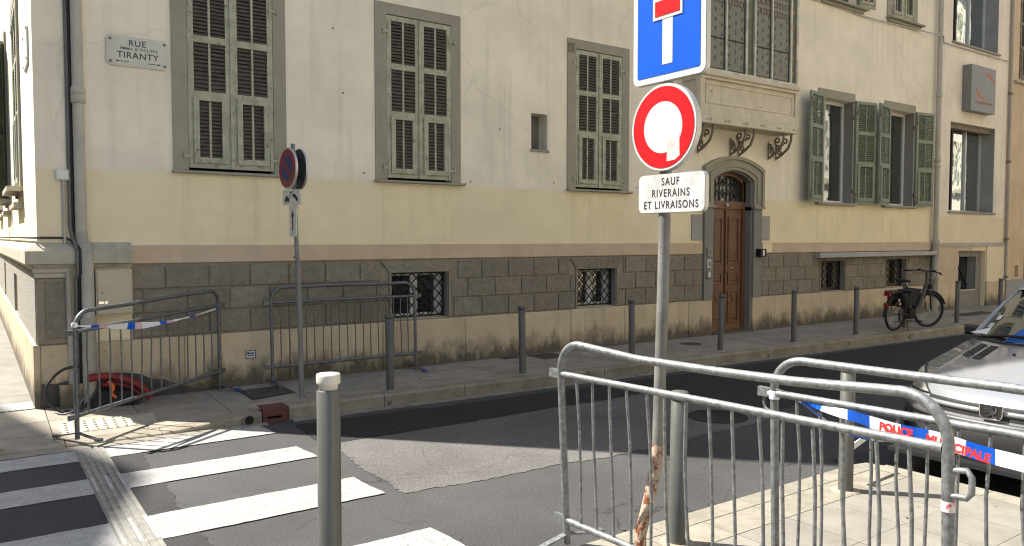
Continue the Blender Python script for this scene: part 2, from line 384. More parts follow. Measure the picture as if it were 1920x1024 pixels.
    def mesh(s, name):
        me = bpy.data.meshes.new(name); me.from_pydata(s.v, [], s.f)
        me.polygons.foreach_set('use_smooth', s.sm); me.update()
        return me
    def build(s, name, mat, parent=None, kind=None, label=None):
        me = s.mesh(name); me.materials.append(MATS[mat])
        o = bpy.data.objects.new(name, me); col.objects.link(o)
        import bmesh
        bm = bmesh.new(); bm.from_mesh(me); bmesh.ops.recalc_face_normals(bm, faces=bm.faces); bm.to_mesh(me); bm.free()
        if parent is not None: o.parent = parent
        if kind: o['kind'] = kind
        if label: o['label'] = label
        return o

def thing(name, label, cat, loc=(0, 0, 0), rz=0.0, group=None):
    o = bpy.data.objects.new(name, None); col.objects.link(o)
    o.empty_display_size = .1
    o.location = loc; o.rotation_euler = (0, 0, rz); o['label'] = label; o['category'] = cat
    if group: o['group'] = group
    return o
def tag(o, label, cat, group=None):
    o['label'] = label; o['category'] = cat
    if group: o['group'] = group
    return o
def structure(o): o['kind'] = 'structure'; return o
def copy_tree(o, parent=None):
    c = o.copy(); col.objects.link(c); c.parent = parent
    for ch in list(o.children): copy_tree(ch, c)
    return c
def text_obj(name, txt, size, mat, M, parent=None, bold=0.0, spacing=1.0, sx=1.0, align='CENTER'):
    cu = bpy.data.curves.new(name, 'FONT'); cu.body = txt; cu.size = size; cu.align_x = align; cu.align_y = 'CENTER'
    cu.offset = bold; cu.space_character = spacing; cu.extrude = 0.0006
    t = bpy.data.objects.new(name, cu); col.objects.link(t)
    dg = bpy.context.evaluated_depsgraph_get(); dg.update()
    me = bpy.data.meshes.new_from_object(t.evaluated_get(dg))
    bpy.data.objects.remove(t); bpy.data.curves.remove(cu)
    me.transform(M @ Matrix.Diagonal((sx, 1, 1, 1)))
    me.materials.clear(); me.materials.append(MATS[mat])
    o = bpy.data.objects.new(name, me); col.objects.link(o)
    if parent is not None: o.parent = parent
    return o
def frameM(o, x, y):
    x, y = Vector(x).normalized(), Vector(y).normalized(); z = x.cross(y)
    return Matrix(((x.x, y.x, z.x, o[0]), (x.y, y.y, z.y, o[1]), (x.z, y.z, z.z, o[2]), (0, 0, 0, 1)))
def leafM(o, x):
    x = Vector(x).normalized(); z = Vector((0, 0, 1)); y = z.cross(x)
    return Matrix(((x.x, y.x, z.x, o[0]), (x.y, y.y, z.y, o[1]), (x.z, y.z, z.z, o[2]), (0, 0, 0, 1)))
def lerp(a, b, t): return a + (b - a) * t
def clamp(x, a=0., b=1.): return max(a, min(b, x))
def sstep(a, b, x):
    t = clamp((x - a) / (b - a)); return t * t * (3 - 2 * t)
def FX(a, b, d): return (a, -d, b)       # facade plane: x, z, out of the wall
def cells(mb, axis, a0, a1, z0, z1, ops, d0, d1, extra=()):
    """wall slab with rectangular openings; axis 'x': wall in plane Y, 'y': wall in plane X"""
    A = sorted(set([a0, a1] + [o[0] for o in ops] + [o[1] for o in ops]))
    Z = sorted(set([z0, z1] + [o[2] for o in ops] + [o[3] for o in ops]))
    A = [a for a in A if a0 <= a <= a1]; Z = [z for z in Z if z0 <= z <= z1]
    for i in range(len(A) - 1):
        run = None
        for j in range(len(Z) - 1):
            ca, cz = (A[i] + A[i+1]) / 2, (Z[j] + Z[j+1]) / 2
            free = not any(o[0] < ca < o[1] and o[2] < cz < o[3] for o in ops)
            if free: run = [Z[j], Z[j+1]] if run is None else [run[0], Z[j+1]]
            if (not free or j == len(Z) - 2) and run is not None:
                if axis == 'x': mb.box(A[i], A[i+1], d0, d1, *run)
                else: mb.box(d0, d1, A[i], A[i+1], *run)
                run = None
    return mb

# ------------------------------------------------------------------ ground, road, pavements
road = structure(MB().add([(-150,-150,0),(150,-150,0),(150,150,0),(-150,150,0)], [(0,1,2,3)]).build('road', 'asphalt'))
def sheet(name, mat, poly, z, parent, jitter=0.0, step=0.12, kind=None):
    rnd = random.Random(len(poly) + int(poly[0][0] * 100))
    P = []
    for i in range(len(poly)):
        a, b = Vector(poly[i]), Vector(poly[(i+1) % len(poly)])
        n = max(1, int((b - a).length / step)) if jitter else 1
        ph = rnd.uniform(0, 6)
        for k in range(n):
            p = a.lerp(b, k / n); w_ = jitter * 1.6 * math.sin(ph + k * step * 5.3) * math.sin(math.pi * k / n)
            P.append((p.x + w_ + rnd.uniform(-jitter, jitter), p.y + w_ + rnd.uniform(-jitter, jitter), z))
    return MB().add(P, [tuple(range(len(P)))]).build(name, mat, parent, kind)
sheet('asphalt_patch_or_shade', 'asphalt_old', [(2.50,-2.5),(2.44,-4.05),(4.82,-4.22),(6.6,-4.1),(6.6,-2.5)], .004, road, .016, .035)
sheet('asphalt_patch_or_shade', 'asphalt_new_and_shade', [(2.5,-1.66),(2.46,-2.5),(4.05,-2.53),(3.86,-1.70)], .0045, road, .006)
sheet('asphalt_patch_or_shade', 'asphalt_new_and_shade', [(3.87,-1.75),(4.06,-2.48),(5.5,-2.48),(6.61,-2.48),(6.62,-3.9),(30,-4.2),(30,-2.4)], .0042, road, .006)  # dark sheet deepening the building's shade on the road, not a repair
sheet('asphalt_patch_or_shade', 'asphalt_mid', [(5.62,-5.3),(5.62,-7.95),(30,-7.95),(30,-5.6)], .004, road, .008)
sheet('asphalt_patch_or_shade', 'asphalt_mid', [(-5,-1.4),(-5,-5.4),(1.08,-5.4),(1.12,-1.5)], .0038, road, .010, .05)
# zebra stripes, guidance strip
for (y0, y1, xr) in ((-1.86,-1.50,2.23),(-2.82,-2.42,2.27),(-3.97,-3.50,2.32),(-5.22,-4.72,2.30)):
    sheet('crosswalk_stripe', 'road_paint', [(-4.2,y1),(-4.2,y0),(xr+.02,y0),(xr-.02,y1)], .008, road, .004, .06)
strip = MB().box(.665, .885, -5.2, -1.47, .0, .011).build('guidance_strip', 'strip_resin', road)
for k in range(5):
    x = .675 + k * .0445
    MB().box(x, x + .026, -5.18, -1.49, .011, .019).build('guidance_rib', 'strip_resin', strip)
# white patches of paint carried over the strip
for (y0, y1) in ((-2.82,-2.42),(-3.97,-3.50)):
    for k in (0, 2, 4):
        x = .675 + k * .0445
        MB().box(x + .001, x + .025, y0, y1, .019, .0205).build('stripe_paint', 'road_paint', strip)

def kerbY(x): return -1.42 - .032 * (x - 3.0)
def sz(x, y):
    t = sstep(2.6, 1.55, x)
    return .14 - t * (.015 + .095 * clamp(-y / 1.35))
far_walk = structure(MB().box(-1.1, 40, kerbY(3) + .3, .3, -.05, .0).build('far_pavement', 'paving_far'))
KW = .17
# kerb stones
xs = [-1.1, -.35, .62, 1.38, 2.27]; x = 2.53
while x < 30: xs.append(x); x += random.uniform(.95, 1.15)
for i in range(len(xs) - 1):
    a, b = xs[i], xs[i+1]
    if i == 4: a, b = 2.53, 2.53 + .0
    if i == 4: continue
    g = .004
    def P(x, y, dz): return (x, y, sz(x, y) + dz)
    a += g; b -= g
    ya, yb = kerbY(a), kerbY(b)
    bot = [(a, ya, -.05), (b, yb, -.05), (b, yb + KW, -.05), (a, ya + KW, -.05)]
    m = MB()
    r = .022
    v = []
    for (xx, yy) in ((a, ya), (b, yb)):
        h = sz(xx, yy)
        v += [(xx, yy - .004, -.05), (xx, yy - .004, max(.005, h - r)), (xx, yy + .3 * r, h - .3 * r), (xx, yy + r, h), (xx, yy + KW, sz(xx, yy + KW)), (xx, yy + KW, -.05)]
    m.add(v, [(k, k + 1, k + 7, k + 6) for k in range(5)] + [(5, 0, 6, 11), (0, 5, 4, 3, 2, 1), (6, 7, 8, 9, 10, 11)])
    m.build('kerb_stone', 'kerb_far', far_walk)
# shallow gutter course
for i in range(24):
    a = 2.55 + i * 1.0
    MB().hexa([(a,kerbY(a)-.10,-.02),(a+.994,kerbY(a+1)-.10,-.02),(a+.994,kerbY(a+1)-.004,-.02),(a,kerbY(a)-.004,-.02)],
              [(a,kerbY(a)-.10,.009),(a+.994,kerbY(a+1)-.10,.009),(a+.994,kerbY(a+1)-.004,.012),(a,kerbY(a)-.004,.012)]).build('gutter_stone', 'gutter', far_walk)
MB().hexa([(-1.1,-1.42,-.02),(2.3,-1.50,-.02),(2.3,-1.40,-.02),(-1.1,-1.29,-.02)],[(-1.1,-1.42,.006),(2.3,-1.50,.006),(2.3,-1.40,.012),(-1.1,-1.29,.012)]).build('gutter_stone', 'gutter', far_walk)
# paving slabs of the far pavement, cut to the lie of the ground
xs = [-1.1, -.3, .55, 1.3, 2.05, 2.8]
while xs[-1] < 27: xs.append(xs[-1] + 1.22)
for i in range(len(xs) - 1):
    a, b = xs[i] + .004, xs[i+1] - .004
    rows = [(0.04, -.52), (-.52, -.95), (-.95, None)]
    for (y1, y0) in rows:
        q = []
        for (xx, first) in ((a, 0), (b, 0), (b, 1), (a, 1)):
            lo = (kerbY(xx) + KW + .004) if y0 is None else y0 + .004
            yy = lo if first == 0 else y1 - .004
            q.append((xx, yy, sz(xx, yy)))
        MB().hexa([(p[0], p[1], -.05) for p in q], q).build('paving_slab', 'paving_far', far_walk)
# pavement along the side street
side_walk = structure(MB().box(-1.1, .5, .3, 40, -.05, .0).build('side_pavement', 'paving_near'))
for j in range(30):
    y = .05 + j * .8
    for (a, b) in ((-1.08, -.32), (-.312, .50)):
        za = lambda yy: .125
        MB().box(a, b, y, y + .793, -.04, .125).build('paving_slab', 'paving_near', side_walk)
MB().box(-1.27, -1.09, -1.1, 26, -.05, .13).build('kerb_stone', 'kerb_near', side_walk)
rib = MB()
for k in range(18): rib.box(-.40 + k * .05, -.375 + k * .05, -.02, .36, .1275, .1305)
o = MB().box(-.42, .49, -.03, .37, .125, .128).build('ribbed_plate', 'rib_grey', side_walk)
rib.build('rib', 'rib_grey', o, 'stuff')
# studs of the tactile mat by the crossing
mat_o = MB().hexa([(.62,-1.02,.0),(1.42,-1.02,.0),(1.42,-.66,.0),(.62,-.66,.0)],
                  [(x_,y_,sz(x_,y_)+.005) for x_,y_ in ((.62,-1.02),(1.42,-1.02),(1.42,-.66),(.62,-.66))]).build('tactile_mat', 'tactile', far_walk)
st = MB()
for i in range(10):
    for j in range(5):
        xx, yy = .66 + i * .08, -.99 + j * .075
        st.lathe([(.017, 0), (.014, .008), (.007, .011)], 8, (xx, yy, sz(xx, yy) + .004))
st.build('stud', 'tactile', mat_o, 'stuff')

# near pavement: kerb round the corner and the parking bay behind it
near_walk = structure(MB().add([(-6,-30,.10),(5.3,-30,.10),(5.3,-5.86,.10),(-6,-5.86,.10)], [(0,1,2,3)]).build('near_pavement', 'kerb_near'))
MB().add([(5.3,-30,.10),(40,-30,.10),(40,-8.0,.10),(5.3,-8.0,.10)], [(0,1,2,3)]).build('pavement_bed', 'kerb_near', near_walk)
def nz(x): return .14 - .11 * sstep(2.35, 1.7, x)
def near_kerb(a, b):
    m = MB(); r = .02; v = []
    for xx in (a + .003, b - .003):
        h = nz(xx)
        v += [(xx,-5.70,-.05),(xx,-5.70,max(.01,h-r)),(xx,-5.70-.3*r,h-.3*r),(xx,-5.70-r,h),(xx,-5.86,h),(xx,-5.86,-.05)]
    m.add(v, [(k, k + 1, k + 7, k + 6) for k in range(5)] + [(5,0,6,11),(0,5,4,3,2,1),(6,7,8,9,10,11)])
    return m.build('kerb_stone', 'kerb_near', near_walk)
ks = [-3.0,-2.0,-1.0,0.,.9,1.7,2.4,3.15,3.95,4.75,5.26]
for i in range(len(ks) - 1): near_kerb(ks[i], ks[i+1])
mk = MB(); mk.add([(5.26,-5.70,-.05),(5.40,-5.73,-.05),(5.44,-5.86,-.05),(5.263,-5.86,-.05),(5.26,-5.70,.13),(5.40,-5.73,.13),(5.44,-5.86,.13),(5.263,-5.86,.13),],
       [(3,2,1,0),(4,5,6,7),(0,1,5,4),(1,2,6,5),(2,3,7,6),(3,0,4,7)])
mk.build('kerb_stone', 'kerb_near', near_walk)
for k in range(3):
    y = -5.864 - k * .72
    MB().box(5.28, 5.44, y - .714, y, -.05, .14).build('kerb_stone', 'kerb_near', near_walk)
for k in range(18):
    MB().box(5.28 + k * 1.0, 6.274 + k * 1.0, -8.16, -8.0, -.05, .14).build('kerb_stone', 'kerb_near', near_walk)
# second course of pale stone behind the kerb, then square tiles
for i in range(9):
    a = 1.2 + i * .452
    q = [(a + .003,-6.10),(a + .449,-6.10),(a + .449,-5.866),(a + .003,-5.866)]
    MB().hexa([(p[0],p[1],.05) for p in q],[(p[0],p[1],nz(p[0]) - .001) for p in q]).build('border_stone', 'kerb_near', near_walk)
for i in range(-4, 11):
    for j in range(9):
        a, y1 = .76 + i * .452, -6.104 - j * .452
        b = min(a + .449, 5.272)
        q = [(a + .003, y1 - .449), (b, y1 - .449), (b, y1), (a + .003, y1)]
        MB().hexa([(p[0],p[1],.02) for p in q],[(p[0],p[1],nz(p[0]) - .002 - random.random() * .0015) for p in q]).build('paving_tile', 'paving_near', near_walk)

# covers let into the far pavement
def flat_cover(name, pts, mat, label, z=.146, ribs=0):
    m = MB(); m.hexa([(p[0], p[1], sz(*p) - .01) for p in pts], [(p[0], p[1], sz(*p) + .004) for p in pts])
    o = m.build(name, mat); tag(o, label, 'cover')
    A, B, C, Dd = [Vector((p[0], p[1], sz(*p) + .004)) for p in pts]
    fr = MB()
    for (p, q) in ((A, B), (B, C), (C, Dd), (Dd, A), ((A + Dd) / 2, (B + C) / 2)):
        d = (q - p).normalized(); n = Vector((-d.y, d.x, 0))
        fr.obox((p + q) / 2 + Vector((0, 0, .002)), (q - p) / 2, n * .008, Vector((0, 0, .002)))
    fr.build('cover_rim', mat, o)
    return o
flat_cover('utility_cover', [(2.36,-.80),(2.80,-.80),(2.80,-.34),(2.36,-.34)], 'cast_iron', 'dark double utility cover in the pavement left of the no-parking post')
flat_cover('utility_cover', [(6.40,-.50),(6.80,-.50),(6.80,-.12),(6.40,-.12)], 'cast_iron', 'dark square cover right of the second bollard from the left')
flat_cover('utility_cover', [(5.95,-.20),(6.2,-.20),(6.2,-.03),(5.95,-.03)], 'cast_iron', 'small cover against the wall below the sooty patch')
flat_cover('utility_cover', [(17.4,-1.0),(18.7,-1.0),(18.7,-.68),(17.4,-.68)], 'cast_iron', 'long dark cover in the pavement near the grey recessed doorway')
flat_cover('utility_cover', [(15.0,-.95),(15.5,-.95),(15.5,-.7),(15.0,-.7)], 'cast_iron', 'dark cover in the pavement behind the bicycle front wheel')
def round_cover(x, y, r, lab, mat='cast_iron', z=.14):
    o = MB().lathe([(r, -.01), (r, .004), (r * .93, .005), (r * .92, .003), (0.0005, .003)], 28, (0, 0, 0)).build('round_cover', mat)
    o.location = (x, y, z); tag(o, lab, 'cover'); return o
round_cover(9.22, -.60, .17, 'small round iron cover on the pavement left of the doorway')
round_cover(10.5, -.95, .20, 'worn round cover on the pavement in front of the brown door', 'paving_far', .141)
round_cover(7.35, -.62, .33, 'large pale round cover in the pavement behind the sign pole', 'paving_far', .141)
o = round_cover(6.1, -3.75, .30, 'round iron manhole cover sunk in the dark roadway behind the barriers', 'asphalt_new_and_shade', .005)
# kerb inlet
inlet = thing('kerb_inlet', 'rust red cast iron rainwater inlet set into the kerb', 'drain', (2.40, -1.40, 0))
MB().box(-.125, .125, -.012, .19, .135, .143).build('lid', 'cast_iron_red', inlet)
b_ = MB(); cells(b_, 'x', -.125, .125, -.02, .134, [(-.085,.06,.035,.062)], -.012, .05); b_.build('front', 'cast_iron_red', inlet)
MB().box(-.12, .12, .05, .1, .0, .1).build('throat', 'dark_void', inlet)
hole = thing('kerb_outlet', 'round black drain outlet at the foot of the kerb stone', 'drain', (2.14, -1.405, .03))
MB().tube([(0,-.012,.02),(0,.01,.02)], .045, 16).build('mouth', 'dark_void', hole)
MB().tube([(.05*math.cos(t), -.011, .02 + .05*math.sin(t)) for t in [k*math.pi/8 for k in range(16)]], .007, 6, True).build('rim', 'kerb_far', hole)

# ------------------------------------------------------------------ the corner building
BX0, BX1, BH = .53, 17.95, 13.2
bld = thing('corner_building', 'cream and yellow rendered corner building with grey stone plinth and green shutters', 'building')
WOP = [(1.945,2.87,2.53,4.585),(4.29,5.22,2.53,4.585),(7.345,8.275,2.53,4.585)]
W45 = [(13.40,14.60,2.50,4.52),(15.76,16.95,2.50,4.52)]
UP = [(13.55,14.62,6.45,8.4),(15.92,16.83,6.47,8.4),(4.29,5.22,6.45,8.4),(7.345,8.275,6.45,8.4),(1.945,2.87,6.45,8.4)]
CEL = [(4.33,5.17,.755,1.36),(7.38,8.17,.755,1.34),(13.55,14.38,.755,1.36),(15.90,16.73,.755,1.36)]
NICHE = (6.54, 6.83, 3.06, 3.57)
DOOR = (10.37, 11.45, -.1, 2.99)
ops = WOP + W45 + UP + CEL + [NICHE, DOOR]
w = MB(); cells(w, 'x', BX0, BX1, -.1, BH, ops, .0, .36)
w.build('front_wall', 'render', bld)
# segmental head over the door opening filled in below by the arch
LOPS = [(2.3,3.3,2.42,4.7),(5.9,6.95,2.42,4.9),(9.6,10.7,2.42,4.9),(3.55,4.5,.52,1.30),(7.7,8.4,.62,1.36)]
w = MB(); cells(w, 'y', .36, 26, -.1, BH, LOPS, BX0, BX0 + .36); w.build('side_wall', 'render', bld)
MB().box(BX0 + .001, BX1 - .001, .36, 26, BH - .1, BH + .12).build('roof', 'trim_grey', bld)
MB().box(BX0 + .4, BX1 - .02, 1.6, 1.7, 0, BH - .15).build('inner_wall', 'room', bld)
MB().box(BX1 - .1, BX1 - .003, .36, 26, -.1, BH - .1).build('end_wall', 'render', bld)

# ---- dressed blocks of the plinth
BH_ROWS = [(.755,1.003),(1.011,1.256),(1.264,1.505)]
PX0 = 1.36
def plinth_rows(x0, x1, gaps, phase, yf=-.022):
    for r, (z0, z1) in enumerate(BH_ROWS):
        off = 3.02 if r != 1 else 3.24
        k0 = math.floor((x0 - off) / .445)
        e = off + k0 * .445
        while e < x1:
            a, b = max(e, x0), min(e + .445, x1)
            segs = [(a, b)]
            for (g0, g1, gz0, gz1) in gaps:
                if z0 < gz1 - .01 and z1 > gz0 + .01:
                    ns = []
                    for (p, q) in segs:
                        if q <= g0 or p >= g1: ns.append((p, q))
                        else:
                            if p < g0: ns.append((p, g0))
                            if q > g1: ns.append((g1, q))
                    segs = ns
            for (p, q) in segs:
                if q - p > .05:
                    MB().bbox(p + .006, q - .006, yf - random.uniform(0, .004), .001, z0 + .004, z1 - .004, .007).build('block', 'plinth_block', bld)
            e += .445
cel_g = [(c[0] - .03, c[1] + .03, .7, c[3] + .02) for c in CEL] 
# splayed lintels over the first two cellar windows
for c in CEL[:2]:
    poly = [(c[0]-.02, c[3]+.008), (c[1]+.02, c[3]+.008), (c[1]+.13, 1.50), (c[0]-.13, 1.50)]
    MB().prism(poly, FX, -.001, .026).build('lintel_block', 'plinth_block', bld)
gaps_top = [(c[0]-.14, c[1]+.14, 1.27, 1.51) for c in CEL[:2]] + [(c[0]-.06, c[1]+.06, 1.27, 1.51) for c in CEL[2:]]
plinth_rows(PX0, 10.14, cel_g + gaps_top, 0)
plinth_rows(11.72, 17.80, cel_g + gaps_top, 0)
for c in CEL[2:]:
    MB().bbox(c[0]-.05, c[1]+.05, -.02, .001, c[3]+.01, 1.50, .006).build('lintel_block', 'plinth_block', bld)
MB().box(PX0, 10.14, -.006, -.0005, .74, 1.525).build('plinth_bed', 'plinth_back', bld) if False else None
for a, b in ((PX0, 10.14), (11.72, 17.86)):
    m = MB(); cells(m, 'x', a, b, .74, 1.53, CEL, -.005, -.0005); m.build('plinth_bed', 'plinth_back', bld)
# ---- base course of pale slabs
def base_slabs(joints):
    for a, b in zip(joints[:-1], joints[1:]):
        MB().bbox(a + .002, b - .002, -.045 - random.uniform(0, .003), .001, -.05, .742 - random.uniform(0, .004), .009).build('base_slab', 'base_stone', bld)
base_slabs([.53, 1.86, 3.01, 4.2, 5.41, 6.3, 7.24, 8.33, 9.05, 9.78, 10.37])
base_slabs([11.45, 12.09, 13.53, 14.7, 15.85, 16.9, 17.86])
# dark cement skirting patched along the corner
rk = random.Random(4); top = [(.535 + k * .11, .39 + rk.uniform(-.045, .03) - (.24 * sstep(1.2, 2.3, .535 + k * .11))) for k in range(17)]
m = MB(); v = [(x_, -.0505 - .002, 0) for x_, z_ in top] + [(x_, -.0505, z_) for x_, z_ in top]; nn = len(top)
m.add(v, [(k, k + 1, nn + k + 1, nn + k) for k in range(nn - 1)]); m.build('cement_skirt', 'cement_dark', bld)
# ---- pink band, ledge at the corner
for a, b in ((1.36, 10.13), (11.72, 17.86)):
    MB().bbox(a, b, -.03, .001, 1.532, 1.722, .006).build('string_band', 'band_pink', bld)
MB().bbox(12.0 - .27, 12.0, -.034, .0, 1.545, 1.71, .004).build('band_patch', 'render_apron', bld)
def ledge(mb, pts):
    return mb
lp = [(0, 1.50), (.035, 1.50), (.045, 1.535), (.11, 1.545), (.11, 1.67), (.0, 1.755)]     # out, z
m = MB(); v = []
path = [((1.36, 0), (0, -1)), ((BX0, 0), (-1, -1)), ((BX0, 26), (-1, 0))]
for (p, n) in path:
    for (d, z) in lp: v.append((p[0] + n[0] * d, p[1] + n[1] * d, z))
K = len(lp); f = []
for i in range(2):
    for k in range(K - 1): f.append((i*K+k, i*K+k+1, (i+1)*K+k+1, (i+1)*K+k))
f += [tuple(range(K)), tuple(range(2*K, 3*K))]
m.add(v, f); m.build('corner_ledge', 'ledge_stone', bld)
MB().bbox(BX0 - .035, .80, -.045, .0, 1.405, 1.455, .006).build('ledge_moulding', 'ledge_stone', bld); MB().bbox(BX0 - .05, .80, -.06, .0, 1.4555, 1.4995, .006).build('ledge_moulding', 'ledge_stone', bld)
# corner pier of the plinth and the roughcast of the side street front
MB().bbox(BX0 - .02, .80, -.03, .0, .745, 1.40, .008).build('corner_pier', 'plinth_back', bld)
MB().bbox(.58, .78, -.04, -.029, .80, 1.37, .006).build('pier_panel', 'plinth_block', bld)
m = MB(); cells(m, 'y', .02, 26, .745, 1.45, LOPS[3:], BX0 - .03, BX0 - .0005); m.build('side_plinth', 'roughcast', bld)
for j in range(10):
    y = -.03 + j * 1.5
    MB().box(BX0 - .055 - random.uniform(0, .003), BX0 - .0005, y + .003, y + 1.497, -.05, .742 if j not in (2,) else .742).build('base_slab', 'base_stone', bld)
for lo in LOPS[3:]:
    MB().box(BX0 + .2, BX0 + .24, lo[0] - .1, lo[1] + .1, lo[2], lo[3]).build('cellar_void', 'dark_void', bld)

# ---- window surrounds, sills, aprons, shutters
def surround(x0, x1, z0, z1, ox0, ox1, oz1, y=-.018):
    m = MB()
    m.box(x0, ox0, y, -.0005, z0, z1); m.box(ox1, x1, y, -.0005, z0, z1); m.box(ox0, ox1, y, -.0005, oz1, z1)
    m.build('window_surround', 'trim_grey', bld)
def sill(x0, x1, z, d=.07, h=.035, mat='trim_grey'):
    MB().bbox(x0, x1, -d, .02, z - h, z, .006).build('window_sill', mat, bld)
SR = random.Random(21)
def slats(m, x0, x1, z0, z1, pitch=.042, dep=.03, y=0.0):
    n = max(2, round((z1 - z0) / pitch)); p = (z1 - z0) / n
    for k in range(n):
        zc = z0 + (k + .5) * p
        tl = SR.gauss(0, .0012) + (SR.uniform(-.012, .012) if SR.random() < .035 else 0)
        m.obox(((x0 + x1) / 2, y, zc), ((x1 - x0) / 2, 0, tl), (0, dep * .5, p * (.42 + SR.uniform(-.05, .05))), (0, -.0028, .0036))
def leaf(w, h, parent, M, mf, ms, tiers=(.0, .395, .69, 1.0), flap=True, name='shutter', rag=0.0):
    """louvred shutter leaf in its own x-z plane (front is -y), put in place by M"""
    t = .036; st = .062
    m = MB()
    m.box(0, st, -t, 0, 0, h); m.box(w - st, w, -t, 0, 0, h)
    zs = [tiers[0] * h, tiers[1] * h, tiers[2] * h, h]
    m.box(st, w - st, -t, 0, 0, .085); m.box(st, w - st, -t, 0, h - .06, h)
    for z in zs[1:3]: m.box(st, w - st, -t - .003, .0, z - .036, z + .036)
    o = m.xf(M).build(name, mf, parent)
    ss = MB(); mu = MB()
    for i in range(3):
        a = zs[i] + (.085 if i == 0 else .036); b = zs[i+1] - (.06 if i == 2 else .036)
        ins = .0
        if i == 0 and flap:
            # projecting flap frame in the lowest tier
            ins = .052
            mu.box(st - .012, st + ins - .004, -t - .022, -.006, a - .03, b + .02); mu.box(w - st - ins + .004, w - st + .012, -t - .022, -.006, a - .03, b + .02)
            mu.box(st + ins - .004, w - st - ins + .004, -t - .022, -.006, a - .03, a + .03); mu.box(st + ins - .004, w - st - ins + .004, -t - .022, -.006, b - .03, b + .02)
            a += .03; b -= .03
        x0, x1 = st + ins, w - st - ins
        mid = (x0 + x1) / 2
        mu.box(mid - .012, mid + .012, -t + .004, -.004, a, b)
        slats(ss, x0, mid - .012, a, b, y=-t * .5); slats(ss, mid + .012, x1, a, b, y=-t * .5)
    mu.xf(M).build('flap_frame', mf, o)
    ss.xf(M).build('louvre', ms, o, 'stuff')
    for (xx, zz) in ((.01, .12), (.01, h - .2)):
        hw = MB(); hw.box(xx, xx + .03, -t - .012, -t - .002, zz - .09, zz + .09)
        hw.box(-.05, .03, -t - .016, -t - .002, zz - .014, zz + .014)
        hw.xf(M).build('hinge', 'shutter_old' if mf == 'shutter_old' else 'iron_old', o)
    return o
def pin(x, z):
    MB().tube([(x, -.03, z - .035), (x, -.03, z + .035)], .011, 8).build('hinge_pin', 'shutter_old', bld)
for i, (a, b, z0, z1) in enumerate(WOP):
    surround(a - .155, b + .145, 2.525, 4.72, a, b, 4.585)
    sill(a - .17, b + .19, 2.525, .075 if i else .05, .03)
    lw = (b - a - .012) / 2
    hh = z1 - z0 - .045
    M1 = Matrix.Translation((a + .004, .022, z0 + .03))
    M2 = Matrix.Translation((b - .004, .022, z0 + .03)) @ Matrix.Diagonal((-1, 1, 1, 1))
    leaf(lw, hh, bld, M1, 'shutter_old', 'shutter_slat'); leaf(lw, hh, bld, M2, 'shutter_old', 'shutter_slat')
    MB().box((a+b)/2 - .018, (a+b)/2 + .018, -.03, -.016, z0 + .03, z1 - .02).build('meeting_strip', 'shutter_old', bld)
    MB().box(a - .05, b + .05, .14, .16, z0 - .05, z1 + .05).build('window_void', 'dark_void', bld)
    for zz in (z0 + .16, z1 - .22): pin(a - .045, zz); pin(b + .045, zz)
    m = MB(); m.prism([(a - .06, 1.76), (b + .06, 1.76), (b + .06, 2.47), (a - .06, 2.47)], FX, -.001, .004); m.build('apron_panel', 'render_apron', bld)
MB().box(7.20, 7.31, -.03, -.017, 4.52, 4.65).build('vent_grille', 'iron_old', bld)
# niche
m = MB(); m.box(NICHE[0]-.01, NICHE[1]+.01, .21, .24, NICHE[2]-.02, NICHE[3]+.02); m.build('niche_back', 'conduit', bld)  # dark tone puts the shade inside the niche into the colour
MB().bbox(NICHE[0]-.02, NICHE[1]+.02, -.03, .2, NICHE[2]-.03, NICHE[2], .004).build('niche_sill', 'trim_grey', bld)
# windows with open leaves
def framed_window(parent, x0, x1, z0, z1, y, mull, fm, gm, t=.05, rail=None):
    m = MB()
    m.box(x0, x1, y, y + .06, z0, z0 + t); m.box(x0, x1, y, y + .06, z1 - t, z1)
    m.box(x0, x0 + t, y, y + .06, z0 + t, z1 - t); m.box(x1 - t, x1, y, y + .06, z0 + t, z1 - t)
    o = m.build('window', fm, parent)
    xs_ = [x0 + t] + list(mull) + [x1 - t]
    for k, c in enumerate(mull): MB().box(c - t * .55, c + t * .55, y - .012, y + .055, z0 + t, z1 - t).build('mullion', fm, o)
    for a, b in zip(xs_[:-1], xs_[1:]):
        MB().box(a + .001, b - .001, y + .03, y + .036, z0 + t, z1 - t).build('pane', gm, o)
    if rail: MB().box(x0 + t, x1 - t, y - .005, y + .055, rail - .03, rail + .03).build('rail', fm, o)
    return o
for i, (a, b, z0, z1) in enumerate(W45):
    MB().bbox(a - .02, b + .03, -.02, -.0005, z1, z1 + .17, .004).build('lintel', 'trim_grey', bld)
    sill(a - .06, b + .06, z0, .08, .05)
    framed_window(bld, a, b, z0, z1, .20, [(a + b) / 2 - .1], 'white_frame', 'glass_window', .055)
    MB().box(b - .012, b - .001, .0, .2, z0, z1).build('reveal_lining', 'jamb_grey', bld)
    h = z1 - z0 + .03
    A0, A1 = Vector((a - .0, -.10, z0 + .0)), Vector((a - .575, -.20, z0))
    d = (A1 - A0).normalized()
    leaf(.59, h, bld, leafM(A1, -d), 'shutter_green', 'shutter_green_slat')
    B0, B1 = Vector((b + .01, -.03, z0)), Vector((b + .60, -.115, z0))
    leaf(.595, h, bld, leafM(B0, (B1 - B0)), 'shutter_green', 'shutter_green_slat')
    for zz in (z0 + .25, z1 - .3): MB().box(b - .03, b + .02, -.05, .02, zz - .03, zz + .03).build('hinge_block', 'iron_old', bld)
    MB().prism([(a + .0, 1.76), (b - .0, 1.76), (b + .0, 2.44), (a + .0, 2.44)], FX, -.001, .004).build('apron_panel', 'render_apron', bld)
